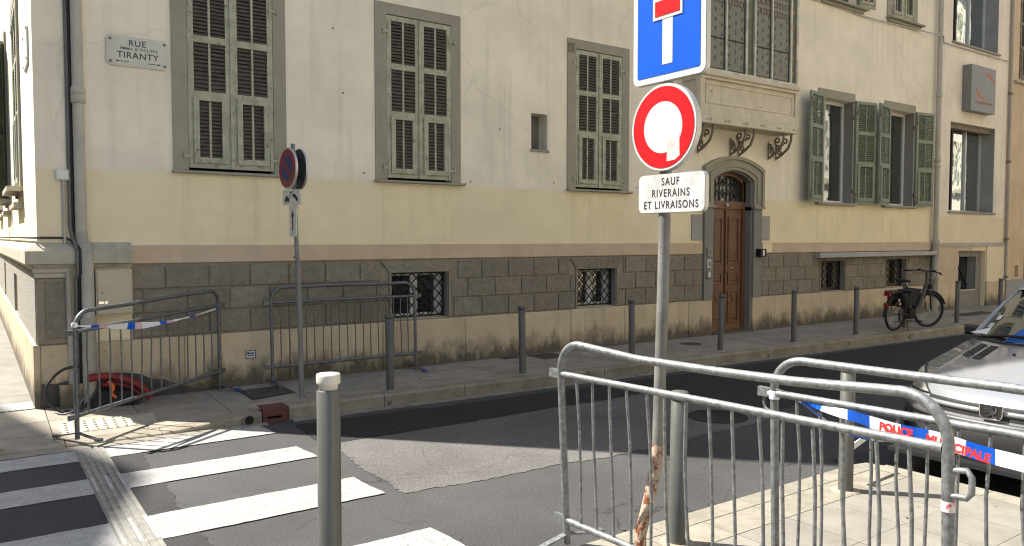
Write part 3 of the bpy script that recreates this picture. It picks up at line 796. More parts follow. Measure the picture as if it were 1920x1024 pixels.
for i, (a, b, z0, z1) in enumerate(UP):
    surround(a - .17, b + .13, z0 - .05, z1 + .14, a, b, z1)
    MB().bbox(a - .20, b + .25, -.14, .02, z0 - .09, z0 - .05, .008).build('window_sill', 'trim_grey', bld)
    MB().bbox(a - .16, b + .19, -.08, .02, z0 - .15, z0 - .09, .02).build('sill_moulding', 'trim_grey', bld)
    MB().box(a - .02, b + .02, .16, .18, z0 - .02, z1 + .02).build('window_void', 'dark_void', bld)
    lw = (b - a - .01) / 2
    if i == 0:
        leaf(.5, z1 - z0, bld, leafM((b + .02, -.03, z0 - .02), (1, -.12, 0)), 'shutter_old', 'shutter_slat')
        leaf(.5, z1 - z0, bld, leafM((a - .52, -.09, z0 - .02), (1, .12, 0)), 'shutter_old', 'shutter_slat')
        framed_window(bld, a, b, z0, z1, .12, [(a + b) / 2], 'white_frame', 'glass_dark', .05)
    else:
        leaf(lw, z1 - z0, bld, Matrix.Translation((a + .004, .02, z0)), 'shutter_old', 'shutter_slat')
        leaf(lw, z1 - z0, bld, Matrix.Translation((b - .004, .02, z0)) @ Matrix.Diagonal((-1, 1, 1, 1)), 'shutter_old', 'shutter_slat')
# cellar windows with lattice grilles
def lattice(parent, x0, x1, z0, z1, y, n):
    m = MB(); s = (x1 - x0) / n; rows = max(3, round((z1 - z0) / (s * .95))); q = (z1 - z0) / rows
    for i in range(n):
        for j in range(rows):
            a, b, c, d = x0 + i * s, x0 + (i + 1) * s, z0 + j * q, z0 + (j + 1) * q
            mx, mz = (a + b) / 2, (c + d) / 2
            for (p, r_) in (((a, mz), (mx, d)), ((mx, d), (b, mz)), ((b, mz), (mx, c)), ((mx, c), (a, mz))):
                m.tube([(p[0], y, p[1]), (r_[0], y, r_[1])], .0085, 5, caps=False)
    m.box(x0 - .01, x1 + .01, y - .012, y + .012, z0 - .012, z0 + .01); m.box(x0 - .01, x1 + .01, y - .012, y + .012, z1 - .01, z1 + .012)
    m.box(x0 - .012, x0 + .01, y - .012, y + .012, z0, z1); m.box(x1 - .01, x1 + .012, y - .012, y + .012, z0, z1)
    return m.build('lattice_grille', 'iron_black', parent)
for i, c in enumerate(CEL):
    m = MB(); m.box(c[0], c[1], .17, .21, c[2], c[2] + .06); m.box(c[0], c[1], .17, .21, c[3] - .05, c[3])
    for xx in (c[0], c[0] + .44 * (c[1] - c[0]), c[1] - .11): m.box(xx, xx + .10, .17, .21, c[2] + .06, c[3] - .05)
    o = m.build('cellar_window', 'white_frame' if i < 2 else 'plinth_back', bld)
    MB().box(c[0], c[1], .215, .225, c[2], c[3]).build('pane', 'glass_dark', o)
    lattice(bld, c[0] + .012, c[1] - .012, c[2] + .03, c[3] - .012, .10, 6)
    MB().box(c[1] - .01, c[1] - .001, .0, .17, c[2], c[3]).build('reveal_lining', 'jamb_grey', bld)
    m = MB(); m.box(c[0] - .025, c[0] - .001, -.027, .002, c[2], c[3]); m.box(c[1] + .001, c[1] + .03, -.027, .002, c[2], c[3] + .005)
    m.box(c[0] - .02, c[1] + .03, -.030, -.002, c[3] + .001, c[3] + .014); m.build('opening_trim', 'plinth_back', bld)
# awning box over the right-hand cellar windows
aw = thing('awning_case', 'long pale grey awning case above the two right cellar windows', 'awning', (13.32, -.03, 1.42))
MB().bbox(0, 4.52, -.13, 0, .0, .10, .012).build('case', 'case_grey', aw)
for xx in (.28, 4.2): MB().tube([(xx, -.01, -.1), (xx, -.06, -.04), (xx, -.07, .0)], .012, 6).build('bracket', 'iron_old', aw)
# side street windows
for i, (a, b, z0, z1) in enumerate(LOPS[:3]):
    m = MB(); m.box(BX0 - .03, BX0 - .0005, a - .16, a, z0 - .1, z1 + .14); m.box(BX0 - .03, BX0 - .0005, b, b + .16, z0 - .1, z1 + .14); m.box(BX0 - .03, BX0 - .0005, a, b, z1, z1 + .14)
    m.build('window_surround', 'trim_grey', bld)
    MB().box(BX0 - .17, BX0 + .02, a - .2, b + .2, z0 - .06, z0).build('window_sill', 'ledge_stone', bld)
    MB().box(BX0 - .10, BX0 - .0005, a - .15, b + .15, z0 - .25, z0 - .19).build('apron_ledge', 'ledge_stone', bld)
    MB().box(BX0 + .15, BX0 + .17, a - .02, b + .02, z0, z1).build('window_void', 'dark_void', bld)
    if i == 1:
        leaf(.5, z1 - z0, bld, leafM((BX0 - .03, b + .02, z0), (-1, .12, 0)), 'shutter_green', 'shutter_green_slat')
        leaf(.5, z1 - z0, bld, leafM((BX0 - .03, a - .02, z0), (-.5, -1, 0)), 'shutter_green', 'shutter_green_slat')
    else:
        lw = (b - a) / 2 - .004
        leaf(lw, z1 - z0 - .02, bld, leafM((BX0 + .01, b - .002, z0 + .01), (0, -1, 0)), 'shutter_old', 'shutter_slat')
        leaf(lw, z1 - z0 - .02, bld, leafM((BX0 + .01, a + lw + .004, z0 + .01), (0, -1, 0)), 'shutter_old', 'shutter_slat')

# ---- door
for a, b in ((10.15, 10.37), (11.45, 11.68)): MB().box(a, b, -.05, .0, .742, 2.34).build('door_pilaster', 'jamb_grey', bld)
NARC = 14
def arc(x0, x1, zs, zt):
    """segmental arch polyline from (x0,zs) over (mid,zt) to (x1,zs)"""
    w2 = (x1 - x0) / 2; h = zt - zs; r = (w2 * w2 + h * h) / (2 * h); cx, cz = (x0 + x1) / 2, zt - r
    a0 = math.asin(w2 / r)
    return [(cx + r * math.sin(lerp(-a0, a0, k / NARC)), cz + r * math.cos(lerp(-a0, a0, k / NARC))) for k in range(NARC + 1)]
def arched(x0, x1, zb, zs, zt): return [(x0, zb)] + arc(x0, x1, zs, zt) + [(x1, zb)]
m = MB()
m.ring(arched(10.13, 11.70, 2.36, 3.02, 3.22), arched(10.37, 11.45, 2.36, 2.82, 2.985), FX, -.001, .055)
m.build('door_arch', 'trim_grey', bld)
MB().ring(arched(10.13, 11.70, 2.36, 3.02, 3.22), arched(10.19, 11.64, 2.36, 2.97, 3.165), FX, .055, .085).build('arch_moulding', 'trim_grey', bld)
MB().ring(arched(10.26, 11.56, 2.42, 2.91, 3.095), arched(10.31, 11.51, 2.42, 2.87, 3.04), FX, .055, .075).build('arch_moulding', 'trim_grey', bld)
for a, b in ((10.11, 10.39), (11.43, 11.72)): MB().box(a, b, -.095, .0, 2.325, 2.36).build('arch_impost', 'trim_grey', bld)
# wall filling above the arch opening is the render; arch soffit
m = MB(); m.ring(arched(10.372, 11.448, 2.3, 2.82, 2.985), arched(10.40, 11.42, 2.3, 2.80, 2.962), FX, -.30, -.001); m.build('arch_soffit', 'jamb_grey', bld)
MB().prism([(10.37, 2.86)] + arc(10.372, 11.448, 2.82, 2.985) + [(11.45, 2.86)], FX, .0, .0005) if False else None
for a, b in ((10.371, 10.40), (11.42, 11.449)): MB().box(a, b, .001, .3, .0, 2.36).build('door_jamb', 'jamb_grey', bld)
YD = .15
door = MB()
door.box(10.40, 10.47, YD - .03, YD + .05, .16, 2.96); door.box(11.35, 11.42, YD - .03, YD + .05, .16, 2.96)
door.box(10.47, 11.35, YD - .035, YD + .05, 2.32, 2.45)
door = door.build('entrance_door', 'wood_brown', bld, label='brown panelled double door with arched fanlight')
for s, (a, b) in enumerate(((10.472, 10.905), (10.915, 11.348))):
    m = MB(); m.box(a, b, YD, YD + .04, .17, 2.318); m.build('door_leaf', 'wood_brown', door)
    for (z0, z1) in ((.30, .88), (.98, 1.21), (1.33, 2.18)):
        m = MB(); m.ring([(a+.07,z0),(b-.07,z0),(b-.07,z1),(a+.07,z1),(a+.07,z0)], [(a+.105,z0+.035),(b-.105,z0+.035),(b-.105,z1-.035),(a+.105,z1-.035),(a+.105,z0+.035)], lambda p,q,d: (p, YD - d, q), -.001, .018)
        m.build('panel_moulding', 'wood_brown', door)
        m = MB(); x0, x1, y0 = a + .125, b - .125, YD
        m.add([(x0,YD-.001,z0+.055),(x1,YD-.001,z0+.055),(x1,YD-.001,z1-.055),(x0,YD-.001,z1-.055),(x0+.03,YD-.014,z0+.085),(x1-.03,YD-.014,z0+.085),(x1-.03,YD-.014,z1-.085),(x0+.03,YD-.014,z1-.085)],
              [(4,5,6,7),(0,1,5,4),(1,2,6,5),(2,3,7,6),(3,0,4,7)])
        m.build('panel', 'wood_brown', door)
    m = MB(); mx = (a + b) / 2; m.prism([(mx-.08,.80),(mx+.08,.80),(mx,.66)], lambda p,q,d:(p,YD-d,q), .012, .026); m.build('diamond_point', 'wood_brown', door)
    MB().box(a, b, YD - .016, YD + .001, .17, .27).build('kick_rail', 'wood_brown', door); MB().box(a + .04, b - .04, YD - .014, YD + .001, 1.235, 1.30).build('lock_rail', 'wood_brown', door)
MB().box(10.895, 10.925, YD - .03, YD + .0, .17, 2.318).build('astragal', 'wood_brown', door)
MB().tube([(11.02, YD-.02, 1.27), (11.02, YD-.05, 1.275), (11.13, YD-.05, 1.275), (11.13, YD-.02, 1.27)], .008, 6).build('letter_flap', 'chrome', door)
MB().lathe([(.0,.0),(.03,.0),(.035,.02),(.0005,.04)], 10, (0,0,0)).xf(Matrix.Translation((10.90,YD-.04,2.385)) @ Matrix.Rotation(R(90),4,'X')).build('lamp_boss', 'white_plastic', door)
MB().box(10.47, 11.35, YD + .06, YD + .065, 2.45, 2.96).build('fanlight_glass', 'glass_old', door)
MB().ring(arched(10.401, 11.419, 2.45, 2.79, 2.955), arched(10.45, 11.37, 2.45, 2.75, 2.90), lambda p,q,d:(p,YD-d,q), -.05, .03).build('fanlight_frame', 'wood_brown', door)
m = MB()
def spiral(cx, cz, r, turns, s0, y, sg=1, n=22): return [(cx + sg * r * (1 - .8 * k / n) * math.cos(s0 + turns * 2 * math.pi * k / n), y, cz + r * (1 - .8 * k / n) * math.sin(s0 + turns * 2 * math.pi * k / n)) for k in range(n + 1)]
for k in range(3):
    cx = 10.60 + k * .30
    for s in (-1, 1):
        m.tube(spiral(cx, 2.57, .085, 1.4, R(90), YD + .01, s), .009, 5); m.tube(spiral(cx, 2.80 - abs(k-1)*.03, .075, 1.4, R(-90), YD + .01, s), .009, 5)
        m.tube([(cx + s * .11, YD + .01, 2.46), (cx + s * .14, YD + .01, 2.57), (cx + s * .05, YD + .01, 2.685), (cx + s * .14, YD + .01, 2.80), (cx + s*.12, YD + .01, 2.88)], .010, 5)
for k in range(4): m.box(10.445 + k * .30, 10.463 + k * .30, YD, YD + .02, 2.45, 2.92)
m.build('fanlight_grille', 'iron_black', door)
MB().box(10.36, 11.46, -.10, .3, .0, .165).build('door_step', 'base_stone', bld)
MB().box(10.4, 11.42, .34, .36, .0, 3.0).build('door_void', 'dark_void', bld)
# ---- painted bay over the door
BY, bx0, bx1, bz0, bz1 = -.40, 9.61, 12.165, 3.66, 7.4
bay = MB()
bay.box(bx0 + .04, bx1 - .04, BY + .03, .0, bz0 + .03, 4.50)
bay = bay.build('bay_window', 'bay_paint', bld, label='weathered cream bay with stained glass over the door')
m = MB()
m.bbox(bx0 - .03, bx1 + .03, BY - .045, .0, 4.42, 4.50, .015); m.bbox(bx0, bx1, BY - .015, .0, 4.37, 4.42, .008)
m.bbox(bx0 - .01, bx1 + .01, BY - .02, .0, bz0, bz0 + .135, .012); m.bbox(bx0, bx1, BY - .005, .0, bz0 + .135, bz0 + .30, .006)
m.build('bay_cornice', 'bay_paint', bay)
def panel_ring(x0, x1, z0, z1, y, parent):
    MB().ring([(x0,z0),(x1,z0),(x1,z1),(x0,z1),(x0,z0)], [(x0+.022,z0+.022),(x1-.022,z0+.022),(x1-.022,z1-.022),(x0+.022,z1-.022),(x0+.022,z0+.022)], lambda a,b,d:(a,y-d,b), -.001, .014).build('panel_moulding', 'bay_paint', parent)
panel_ring(bx0 + .15, bx1 - .11, 3.99, 4.31, BY + .03, bay)
MB().box(bx0 - .005, bx0 + .09, BY - .004, BY + .09, bz0 + .30, 4.37).build('corner_post', 'bay_paint', bay)
MB().box(bx1 - .06, bx1 + .005, BY - .004, BY + .09, bz0 + .30, 4.37).build('corner_post', 'bay_paint', bay)
for k in range(6):
    xx = 9.80 + k * .455
    m = MB()
    for dx in (-.04, .04): m.lathe([(.026, 0), (.026, .012), (.016, .026), (.0005, .03)], 8)
    m = MB()
    for dx in (-.04, .04):
        m = MB(); m.lathe([(.024, 0), (.024, .012), (.014, .024), (.0005, .028)], 8); m.xf(Matrix.Translation((xx + dx, BY - .019, bz0 + .07)) @ Matrix.Rotation(R(90), 4, 'X')); m.build('bolt_stud', 'bay_paint', bay)
# glazing
mull = [(bx0, .14), (10.22, .035), (10.735, .045), (10.955, .045), (11.42, .035), (11.955, .045), (12.135, .05)]
m = MB(); m.box(bx0, bx0 + .13, BY, BY + .10, 4.5, bz1)
for (xx, t) in mull[1:]: m.box(xx - t / 2, xx + t / 2, BY - .012, BY + .05, 4.545, bz1)
m.box(bx0, bx1, BY - .016, BY + .06, 4.5, 4.545); m.box(bx0, bx1, BY, BY + .06, bz1 - .06, bz1)
m.box(bx0 - .002, bx0 + .05, BY + .1, .0, 4.5, 4.55); m.box(bx1 - .05, bx1, BY + .05, .0, 4.5, 4.55)
m.build('glazing_bars', 'bay_mullion', bay)
MB().box(bx0 - .05, bx1 + .05, BY - .05, .0, bz1, bz1 + .15).build('bay_roof', 'bay_paint', bay)
lights = [(bx0 + .13, 10.2025, 'p'), (10.2375, 10.7125, 'p'), (10.7575, 10.9325, 's'), (10.9775, 11.4025, 'p'), (11.4375, 11.9325, 'p'), (11.9775, 12.11, 's')]
for (a, b, kd) in lights:
    o = MB().box(a, b, BY + .018, BY + .024, 4.545, bz1 - .06).build('pane', 'glass_stained' if kd == 'p' else 'stain_strip', bay)
    ld = MB()
    if kd == 'p':
        for zz in (5.06,): ld.box(a, b, BY + .004, BY + .018, zz - .008, zz + .008)
        dm = MB(); n = 3
        for i in range(n):
            for j in range(8):
                cx = a + (i + .5) * (b - a) / n; cz = 4.66 + j * .155 + (.0775 if i % 2 else 0)
                if cz > 5.62: continue
                s = .022; dm.add([(cx - s, BY + .0165, cz), (cx, BY + .0165, cz - s * 1.9), (cx + s, BY + .0165, cz), (cx, BY + .0165, cz + s * 1.9)], [(0,1,2,3)])
        dm.build('lozenge', 'stain_blue', o, 'stuff')
        # patterned heads of the lights
        hd = MB(); w_ = b - a
        for q in range(3):
            for p in range(3):
                x_, z_ = a + w_ * (.2 + .3 * p), 5.68 + q * .16
                hd.ring([(x_-.05,z_-.05),(x_+.05,z_-.05),(x_+.05,z_+.05),(x_-.05,z_+.05),(x_-.05,z_-.05)], [(x_-.035,z_-.035),(x_+.035,z_-.035),(x_+.035,z_+.035),(x_-.035,z_+.035),(x_-.035,z_-.035)], lambda u,v,d:(u,BY+.018-d,v), 0, .004)
        hd.build('painted_head', 'stain_red', o, 'stuff')
        ld.ring([(a,4.545),(b,4.545),(b,6.9),(a,6.9),(a,4.545)], [(a+.02,4.575),(b-.02,4.575),(b-.02,6.88),(a+.02,6.88),(a+.02,4.575)], lambda u,v,d:(u,BY+.018-d,v), 0, .004)
    else:
        for j in range(9):
            zz = 4.7 + j * .28; ld.lathe([(.03, 0), (.022, .004)], 10); ld.xf(Matrix.Translation(((a+b)/2, BY+.017, zz)) @ Matrix.Rotation(R(90),4,'X'), len(ld.v) - 20 - 0) if False else None
        dots = MB()
        for j in range(9):
            s0 = len(dots.v); dots.lathe([(.032, 0), (.026, .003)], 10); dots.xf(Matrix.Translation(((a+b)/2, BY+.018, 4.72 + j*.27)) @ Matrix.Rotation(R(90),4,'X'), s0)
        dots.build('rosette', 'logo_orange' if a > 11.5 else 'iron_old', o, 'stuff')
        ld.box(a, b, BY + .012, BY + .018, 5.0, 5.006)
    ld.build('lead_line', 'lead', o)
MB().box(bx0 + .005, bx0 + .011, BY + .1, .0, 4.55, bz1).build('side_pane', 'glass_stained', bay)
MB().box(bx1 - .011, bx1 - .005, BY + .1, .0, 4.55, bz1).build('side_pane', 'glass_stained', bay)
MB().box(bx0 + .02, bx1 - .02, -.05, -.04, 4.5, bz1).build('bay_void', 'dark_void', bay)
# scrolled brackets, in pairs
for cx in (9.88, 10.93, 11.98):
    for dx in (-.11, .11):
        x_ = cx + dx
        m = MB()
        m.tube([(x_, BY + .06, bz0 - .0), (x_, BY + .07, bz0 - .12), (x_, BY + .13, bz0 - .25), (x_, -.14, bz0 - .35), (x_, -.03, bz0 - .41)], [.021, .022, .024, .024, .02], 7)
        for (cy, cz, rr, s0, sg) in ((-.21, bz0 - .12, .065, R(-60), 1), (-.10, bz0 - .30, .055, R(60), -1), (-.06, bz0 - .20, .05, R(200), 1)):
            m.tube([(x_, cy + sg * rr * (1 - .75 * k / 18) * math.cos(s0 + 2.4 * math.pi * k / 18), cz + rr * (1 - .75 * k / 18) * math.sin(s0 + 2.4 * math.pi * k / 18)) for k in range(19)], .016, 6)
        m.tube([(x_, -.02, bz0 - .44), (x_, -.02, bz0 - .12)], .012, 6)
        m.build('bracket', 'iron_old', bay)

# ---- pipes and cables on the front
def downpipe(x, y, z0, z1, r, mat, collars, parent, foot=None):
    m = MB(); m.tube([(x, y, z0), (x, y, z1)], r, 14); o = m.build('downpipe', mat, parent)
    for z in collars:
        MB().lathe([(r, -.05), (r + .012, -.048), (r + .014, .0), (r + .012, .03), (r + .006, .034), (r, .06)], 14, (x, y, z)).build('collar', mat, o)
    return o
dp = downpipe(.905, -.075, 1.86, 13.0, .052, 'pipe_paint', (3.25, 3.18), bld)
MB().lathe([(.06, 0), (.066, .02), (.064, .06), (.054, .16)], 14, (.935, -.10, 1.60)).build('collar', 'pipe_grey', dp)
MB().tube([(.905, -.075, 1.86), (.91, -.08, 1.78), (.935, -.10, 1.70), (.94, -.105, 1.62)], [.053, .056, .06, .06], 14).build('elbow', 'pipe_grey', dp)
MB().tube([(.945, -.125, 1.64), (.945, -.125, 1.0)], .058, 14).build('lower_pipe', 'pipe_paint', dp)
MB().lathe([(.062, 0), (.066, .03), (.064, .80), (.074, .81), (.075, .87), (.06, .88)], 14, (.945, -.125, .12)).build('shoe', 'pipe_grey', dp)
cb = MB(); 
cb.tube([(.815, -.02, 13), (.815, -.02, 1.9), (.83, -.03, 1.82), (.86, -.13, 1.68), (.86, -.13, 1.45), (.85, -.06, 1.38), (.85, -.05, .2)], .018, 8); cb.build('conduit', 'conduit', bld)
cb = MB(); cb.tube([(.842, -.02, 13), (.842, -.02, 1.93), (.87, -.05, 1.80), (.885, -.14, 1.68), (.885, -.14, 1.45), (.88, -.07, 1.36), (.88, -.06, .3)], .014, 8); cb.build('cable', 'cable_black', bld)
cb = MB(); cb.tube([(.52 - .02, 14, 1.83), (.50, .0, 1.80), (.52, -.03, 1.80), (.60, -.02, 1.80), (.77, -.02, 1.80), (.82, -.05, 1.77), (.87, -.14, 1.68)], .011, 8); cb.build('cable', 'cable_black', bld)
MB().tube([(.765, -.02, 2.40), (.765, -.02, 1.74)], .016, 8).build('conduit', 'pipe_paint', bld)
MB().tube([(.78, -.05, 1.46), (.79, -.05, .15)], .026, 10).build('conduit', 'pipe_grey', bld)
MB().bbox(.70, .815, -.05, .0, 2.37, 2.475, .012).build('junction_box', 'white_plastic', bld)
dp2 = downpipe(17.80, -.10, 1.75, 13, .055, 'pipe_paint', (5.0, 3.55, 3.42), bld)
MB().lathe([(.07, 0), (.085, .03), (.085, .10), (.075, .14), (.06, .16)], 14, (17.80, -.10, 1.62)).build('collar', 'pipe_grey', dp2)
MB().lathe([(.075, 0), (.075, .72), (.088, .73), (.09, .80), (.075, .81), (.075, 1.5)], 14, (17.80, -.10, .14)).build('shoe', 'pipe_grey', dp2)
# cable sagging across the upper wall
MB().tube([(12.9, -.03, 6.30), (13.6, -.03, 6.32), (14.2, -.03, 6.30), (14.8, -.04, 6.27), (15.4, -.05, 6.27), (16.6, -.04, 6.31), (17.8, -.17, 6.29), (18.1, -.03, 6.22), (19.8, -.03, 6.22), (21.4, -.03, 6.22)], .014, 6).build('cable', 'cable_light', bld)
# nail holes and rust spots of old fixings
for (x_, z_) in ((3.98, 2.60), (5.53, 2.56), (6.95, 2.6), (8.6, 2.6), (3.72, 3.55), (6.0, 3.3), (3.6, 4.3), (5.45, 2.53)):
    s0 = MB(); s0.lathe([(.013, 0), (.009, .006), (.0005, .008)], 8); s0.xf(Matrix.Translation((x_, -.001, z_)) @ Matrix.Rotation(R(90), 4, 'X')); s0.build('wall_fixing', 'iron_old', bld)

# ------------------------------------------------------------------ the narrow section at the right
sec = thing('clinic_building', 'narrow pale pink section with large aluminium windows right of the grey downpipe', 'building')
SOP = [(18.57,20.80,2.43,4.50),(18.57,20.84,6.33,9.0),(19.06,20.47,-.1,1.50)]
m = MB(); cells(m, 'x', 17.955, 21.45, -.1, 12.4, SOP, .004, .40); m.build('front_wall', 'render_pale', sec)
MB().box(17.96, 21.44, .40, 20, 12.0, 12.4).build('roof', 'trim_grey', sec)
MB().box(21.30, 21.44, .41, 20, -.1, 11.9).build('end_wall', 'render_pale', sec)
MB().box(17.97, 21.28, 1.5, 1.6, 0, 11.9).build('inner_wall', 'room', sec)
for (a, b, z0, z1) in SOP[:2]:
    o = framed_window(sec, a, b, z0, z1, .30, [a + .62 * (b - a)], 'alu_frame', 'glass_mirror', .05)
    MB().box(a + .30 * (b - a), a + .33 * (b - a), .28, .35, z0 + .05, z1 - .05).build('mullion', 'iron_black', o)
    MB().box(a + .64 * (b - a), b - .06, .345, .35, z0 + .06, z1 - .06).build('blind', 'grey_paint', o)
    MB().bbox(a - .04, b + .06, -.05, .30, z0 - .045, z0, .006).build('window_sill', 'trim_grey', sec)
    MB().box(b - .012, b - .001, .005, .30, z0, z1).build('reveal_lining', 'grey_paint', sec)
MB().box(18.57, 20.80, .10, .28, 4.38, 4.50).build('roller_box', 'iron_old', sec)
MB().bbox(17.98, 21.45, -.028, .003, 1.60, 1.70, .006).build('string_band', 'ledge_stone', sec)
m = MB(); cells(m, 'x', 18.02, 19.75, .742, 1.60, [SOP[2]], -.014, .003); m.build('dado_panel', 'band_pink', sec)
m = MB(); cells(m, 'x', 20.5, 21.45, .742, 1.60, [], -.024, .003); m.build('dado_panel', 'render_pale', sec)
for a, b in ((17.99, 18.55), (18.56, 19.05), (20.48, 21.0), (21.005, 21.45)):
    MB().bbox(a, b, -.05, .003, -.05, .74, .009).build('base_slab', 'base_stone', sec)
m = MB(); cells(m, 'x', 19.06, 20.47, -.05, 1.50, [(19.30,20.20,.56,1.36)], .10, .16); o = m.build('doorway_panel', 'jamb_grey', sec)
MB().box(19.30, 20.20, .30, .31, .56, 1.36).build('pane', 'glass_dark', o)
MB().box(19.28, 20.22, .08, .14, .53, .565).build('sill', 'ledge_stone', o)
MB().box(20.19, 20.2, .16, .30, .56, 1.36).build('reveal', 'grey_paint', o)
MB().tube([(19.36, .2, 1.28), (19.95, .2, .66)], .03, 6).build('brace', 'iron_black', o)
s0 = MB(); s0.lathe([(.07, 0), (.05, .02), (.0005, .02)], 12); s0.xf(Matrix.Translation((20.33, .10, 1.30)) @ Matrix.Rotation(R(90), 4, 'X')); s0.build('vent', 'iron_old', o)
MB().tube([(21.47, -.05, 12), (21.47, -.05, .75)], .035, 8).build('downpipe', 'pipe_grey', sec)
for z in (5.4, 3.7, 1.75, .8): MB().bbox(21.42, 21.52, -.10, -.01, z, z + .06, .01).build('pipe_clip', 'iron_old', sec)

lb = thing('light_box_sign', 'grey wall light box with an orange swoosh emblem above the aluminium window', 'sign', (19.08, .0, 4.78))
MB().box(0, 1.21, -.20, .003, 0, 1.06).build('case', 'light_box', lb)
MB().box(-.004, -.0005, -.19, .0, .01, 1.05).build('side', 'light_box_side', lb)
def swoosh(cx, cz, r, a0, a1, t):
    n = 16; out = []; inn = []
    for k in range(n + 1):
        a = lerp(a0, a1, k / n); w_ = t * math.sin(math.pi * k / n) + .002
        out.append((cx + r * math.cos(a), cz + r * .82 * math.sin(a))); inn.append((cx + (r - w_) * math.cos(a), cz + (r - w_) * .82 * math.sin(a)))
    return out, inn
for (a0, a1, cx, cz) in ((R(15), R(115), .78, .62), (R(190), R(290), .58, .62)):
    o_, i_ = swoosh(cx, cz, .37, a0, a1, .085)
    MB().ring(o_, i_, lambda u, v, d: (u, -.20 - d, v), .0, .004).build('emblem', 'logo_orange', lb)
text_obj('lettering', 'les mutuelles du soleil', .105, 'logo_orange', frameM((.63, -.2035, .22), (1, 0, 0), (0, 0, 1)), lb, 0, 1.0, .9)

# ------------------------------------------------------------------ peach building beyond
pe = thing('peach_building', 'peach rendered building at the right edge of the street', 'building')
POP = [(21.98,23.1,5.86,7.9),(22.58,23.6,-.1,1.38),(22.06,22.28,.80,1.10)]
m = MB(); cells(m, 'x', 21.455, 34, -.1, 12.8, POP, -.02, .36); m.build('front_wall', 'render_peach', pe)
m = MB(); cells(m, 'x', 21.52, 34, -.05, .74, [POP[1]], -.06, -.021); m.build('base_course', 'grey_paint', pe)
MB().box(21.46, 34, .36, 20, 12.4, 12.8).build('roof', 'trim_grey', pe)
leaf(.56, 2.03, pe, Matrix.Translation((21.985, .0, 5.86)), 'iron_old', 'shutter_slat'); leaf(.55, 2.03, pe, Matrix.Translation((22.55, .0, 5.86)), 'iron_old', 'shutter_slat')
MB().bbox(21.7, 23.3, -.10, -.02, 5.74, 5.80, .01).build('window_sill', 'ledge_stone', pe)
MB().box(22.58, 23.6, .1, .14, -.05, 1.38).build('door', 'iron_black', pe)
MB().box(22.05, 22.29, .05, .08, .79, 1.11).build('vent', 'iron_old', pe)
MB().box(21.95, 23.15, .20, .22, 5.8, 7.95).build('window_void', 'dark_void', pe)

# ------------------------------------------------------------------ buildings out of the picture: across the street and on the far side of the junction
op = thing('facing_building', 'sunlit pale stone building across the street, mirrored in the window panes', 'building')
OOP = []
for k in range(24):
    for z in (1.2, 4.9, 8.4, 11.6):
        OOP.append((4.6 + k * 3.1, 5.8 + k * 3.1, z, z + (2.1 if z > 2 else 1.6)))
m = MB(); cells(m, 'x', 3.2, 78, -.1, 15.5, OOP, -11.2, -10.8); m.build('front_wall', 'render_pale', op)
MB().box(3.2, 78, -26, -11.2, 15.1, 15.5).build('roof', 'trim_grey', op)
MB().box(3.2, 3.5, -26, -11.21, -.1, 15.0).build('side_wall', 'render', op)
for z in (4.2, 7.8, 11.1, 14.6): MB().box(3.15, 78, -10.8, -10.6, z, z + .25).build('string_course', 'ledge_stone', op)
for k, (a, b, z0, z1) in enumerate(OOP):
    MB().box(a, b, -11.1, -11.05, z0, z1).build('window', 'glass_dark', op)
    m = MB(); m.box(a - .55, a - .02, -10.8, -10.75, z0, z1); m.box(b + .02, b + .55, -10.8, -10.75, z0, z1); m.build('shutter', 'shutter_green', op)
    MB().box(a - .15, b + .15, -10.8, -10.65, z0 - .12, z0 - .001).build('window_sill', 'ledge_stone', op)

we = thing('west_building', 'tall pale building on the left side of the junction, casting the shadow over the crossing', 'building')
foot = [(-7.44, 6.59), (-8.3, 9.59), (-14.2, 30), (-30, 30), (-30, -16), (-14.0, -13), (-7.84, 5.39)]
m = MB(); m.prism(foot, lambda a, b, d: (a, b, d), -.1, 16.0); m.build('wall', 'render', we)
for (p, q) in ((Vector((-8.3, 9.59)), Vector((-14.2, 30))), (Vector((-14.0, -13)), Vector((-7.84, 5.39)))):
    d = (q - p).normalized(); n = Vector((d.y, -d.x)); n = n if n.x > 0 else -n
    L_ = (q - p).length
    for k in range(int(L_ // 3)):
        for z in (1.2, 4.6, 8.2, 11.8):
            c = p + d * (1.6 + 3 * k) + n * .01
            MB().obox((c.x, c.y, z + 1), (d.x * .5, d.y * .5, 0), (n.x * .02, n.y * .02, 0), (0, 0, 1.0)).build('window', 'glass_dark', we)
            for s in (-1, 1):
                e = c + d * (s * .78) + n * .02
                MB().obox((e.x, e.y, z + 1), (d.x * .25, d.y * .25, 0), (n.x * .02, n.y * .02, 0), (0, 0, 1.0)).build('shutter', 'shutter_green', we)

# ------------------------------------------------------------------ things fixed to the corner building
sp = thing('street_name_plate', 'white street name plate with clipped corners high on the wall by the downpipe', 'sign', (1.465, -.0, 3.715))
def clipped(w_, h_, c): return [(-w_+c,-h_),(w_-c,-h_),(w_,-h_+c),(w_,h_-c),(w_-c,h_),(-w_+c,h_),(-w_,h_-c),(-w_,-h_+c)]
MB().prism(clipped(.295, .153, .04), FX, -.001, .018).build('plate', 'plate_white', sp)
MB().prism(clipped(.28, .138, .036), FX, .018, .021).build('face', 'plate_white', sp)
for sx in (-1, 1):
    for sz_ in (-1, 1):
        s0 = MB(); s0.lathe([(.014, 0), (.012, .008), (.0005, .01)], 10); s0.xf(Matrix.Translation((sx * .255, -.021, sz_ * .112)) @ Matrix.Rotation(R(90), 4, 'X')); s0.build('screw', 'iron_old', sp)
FM = lambda x, z, y=-.0215: frameM((x, y, z), (1, 0, 0), (0, 0, 1))
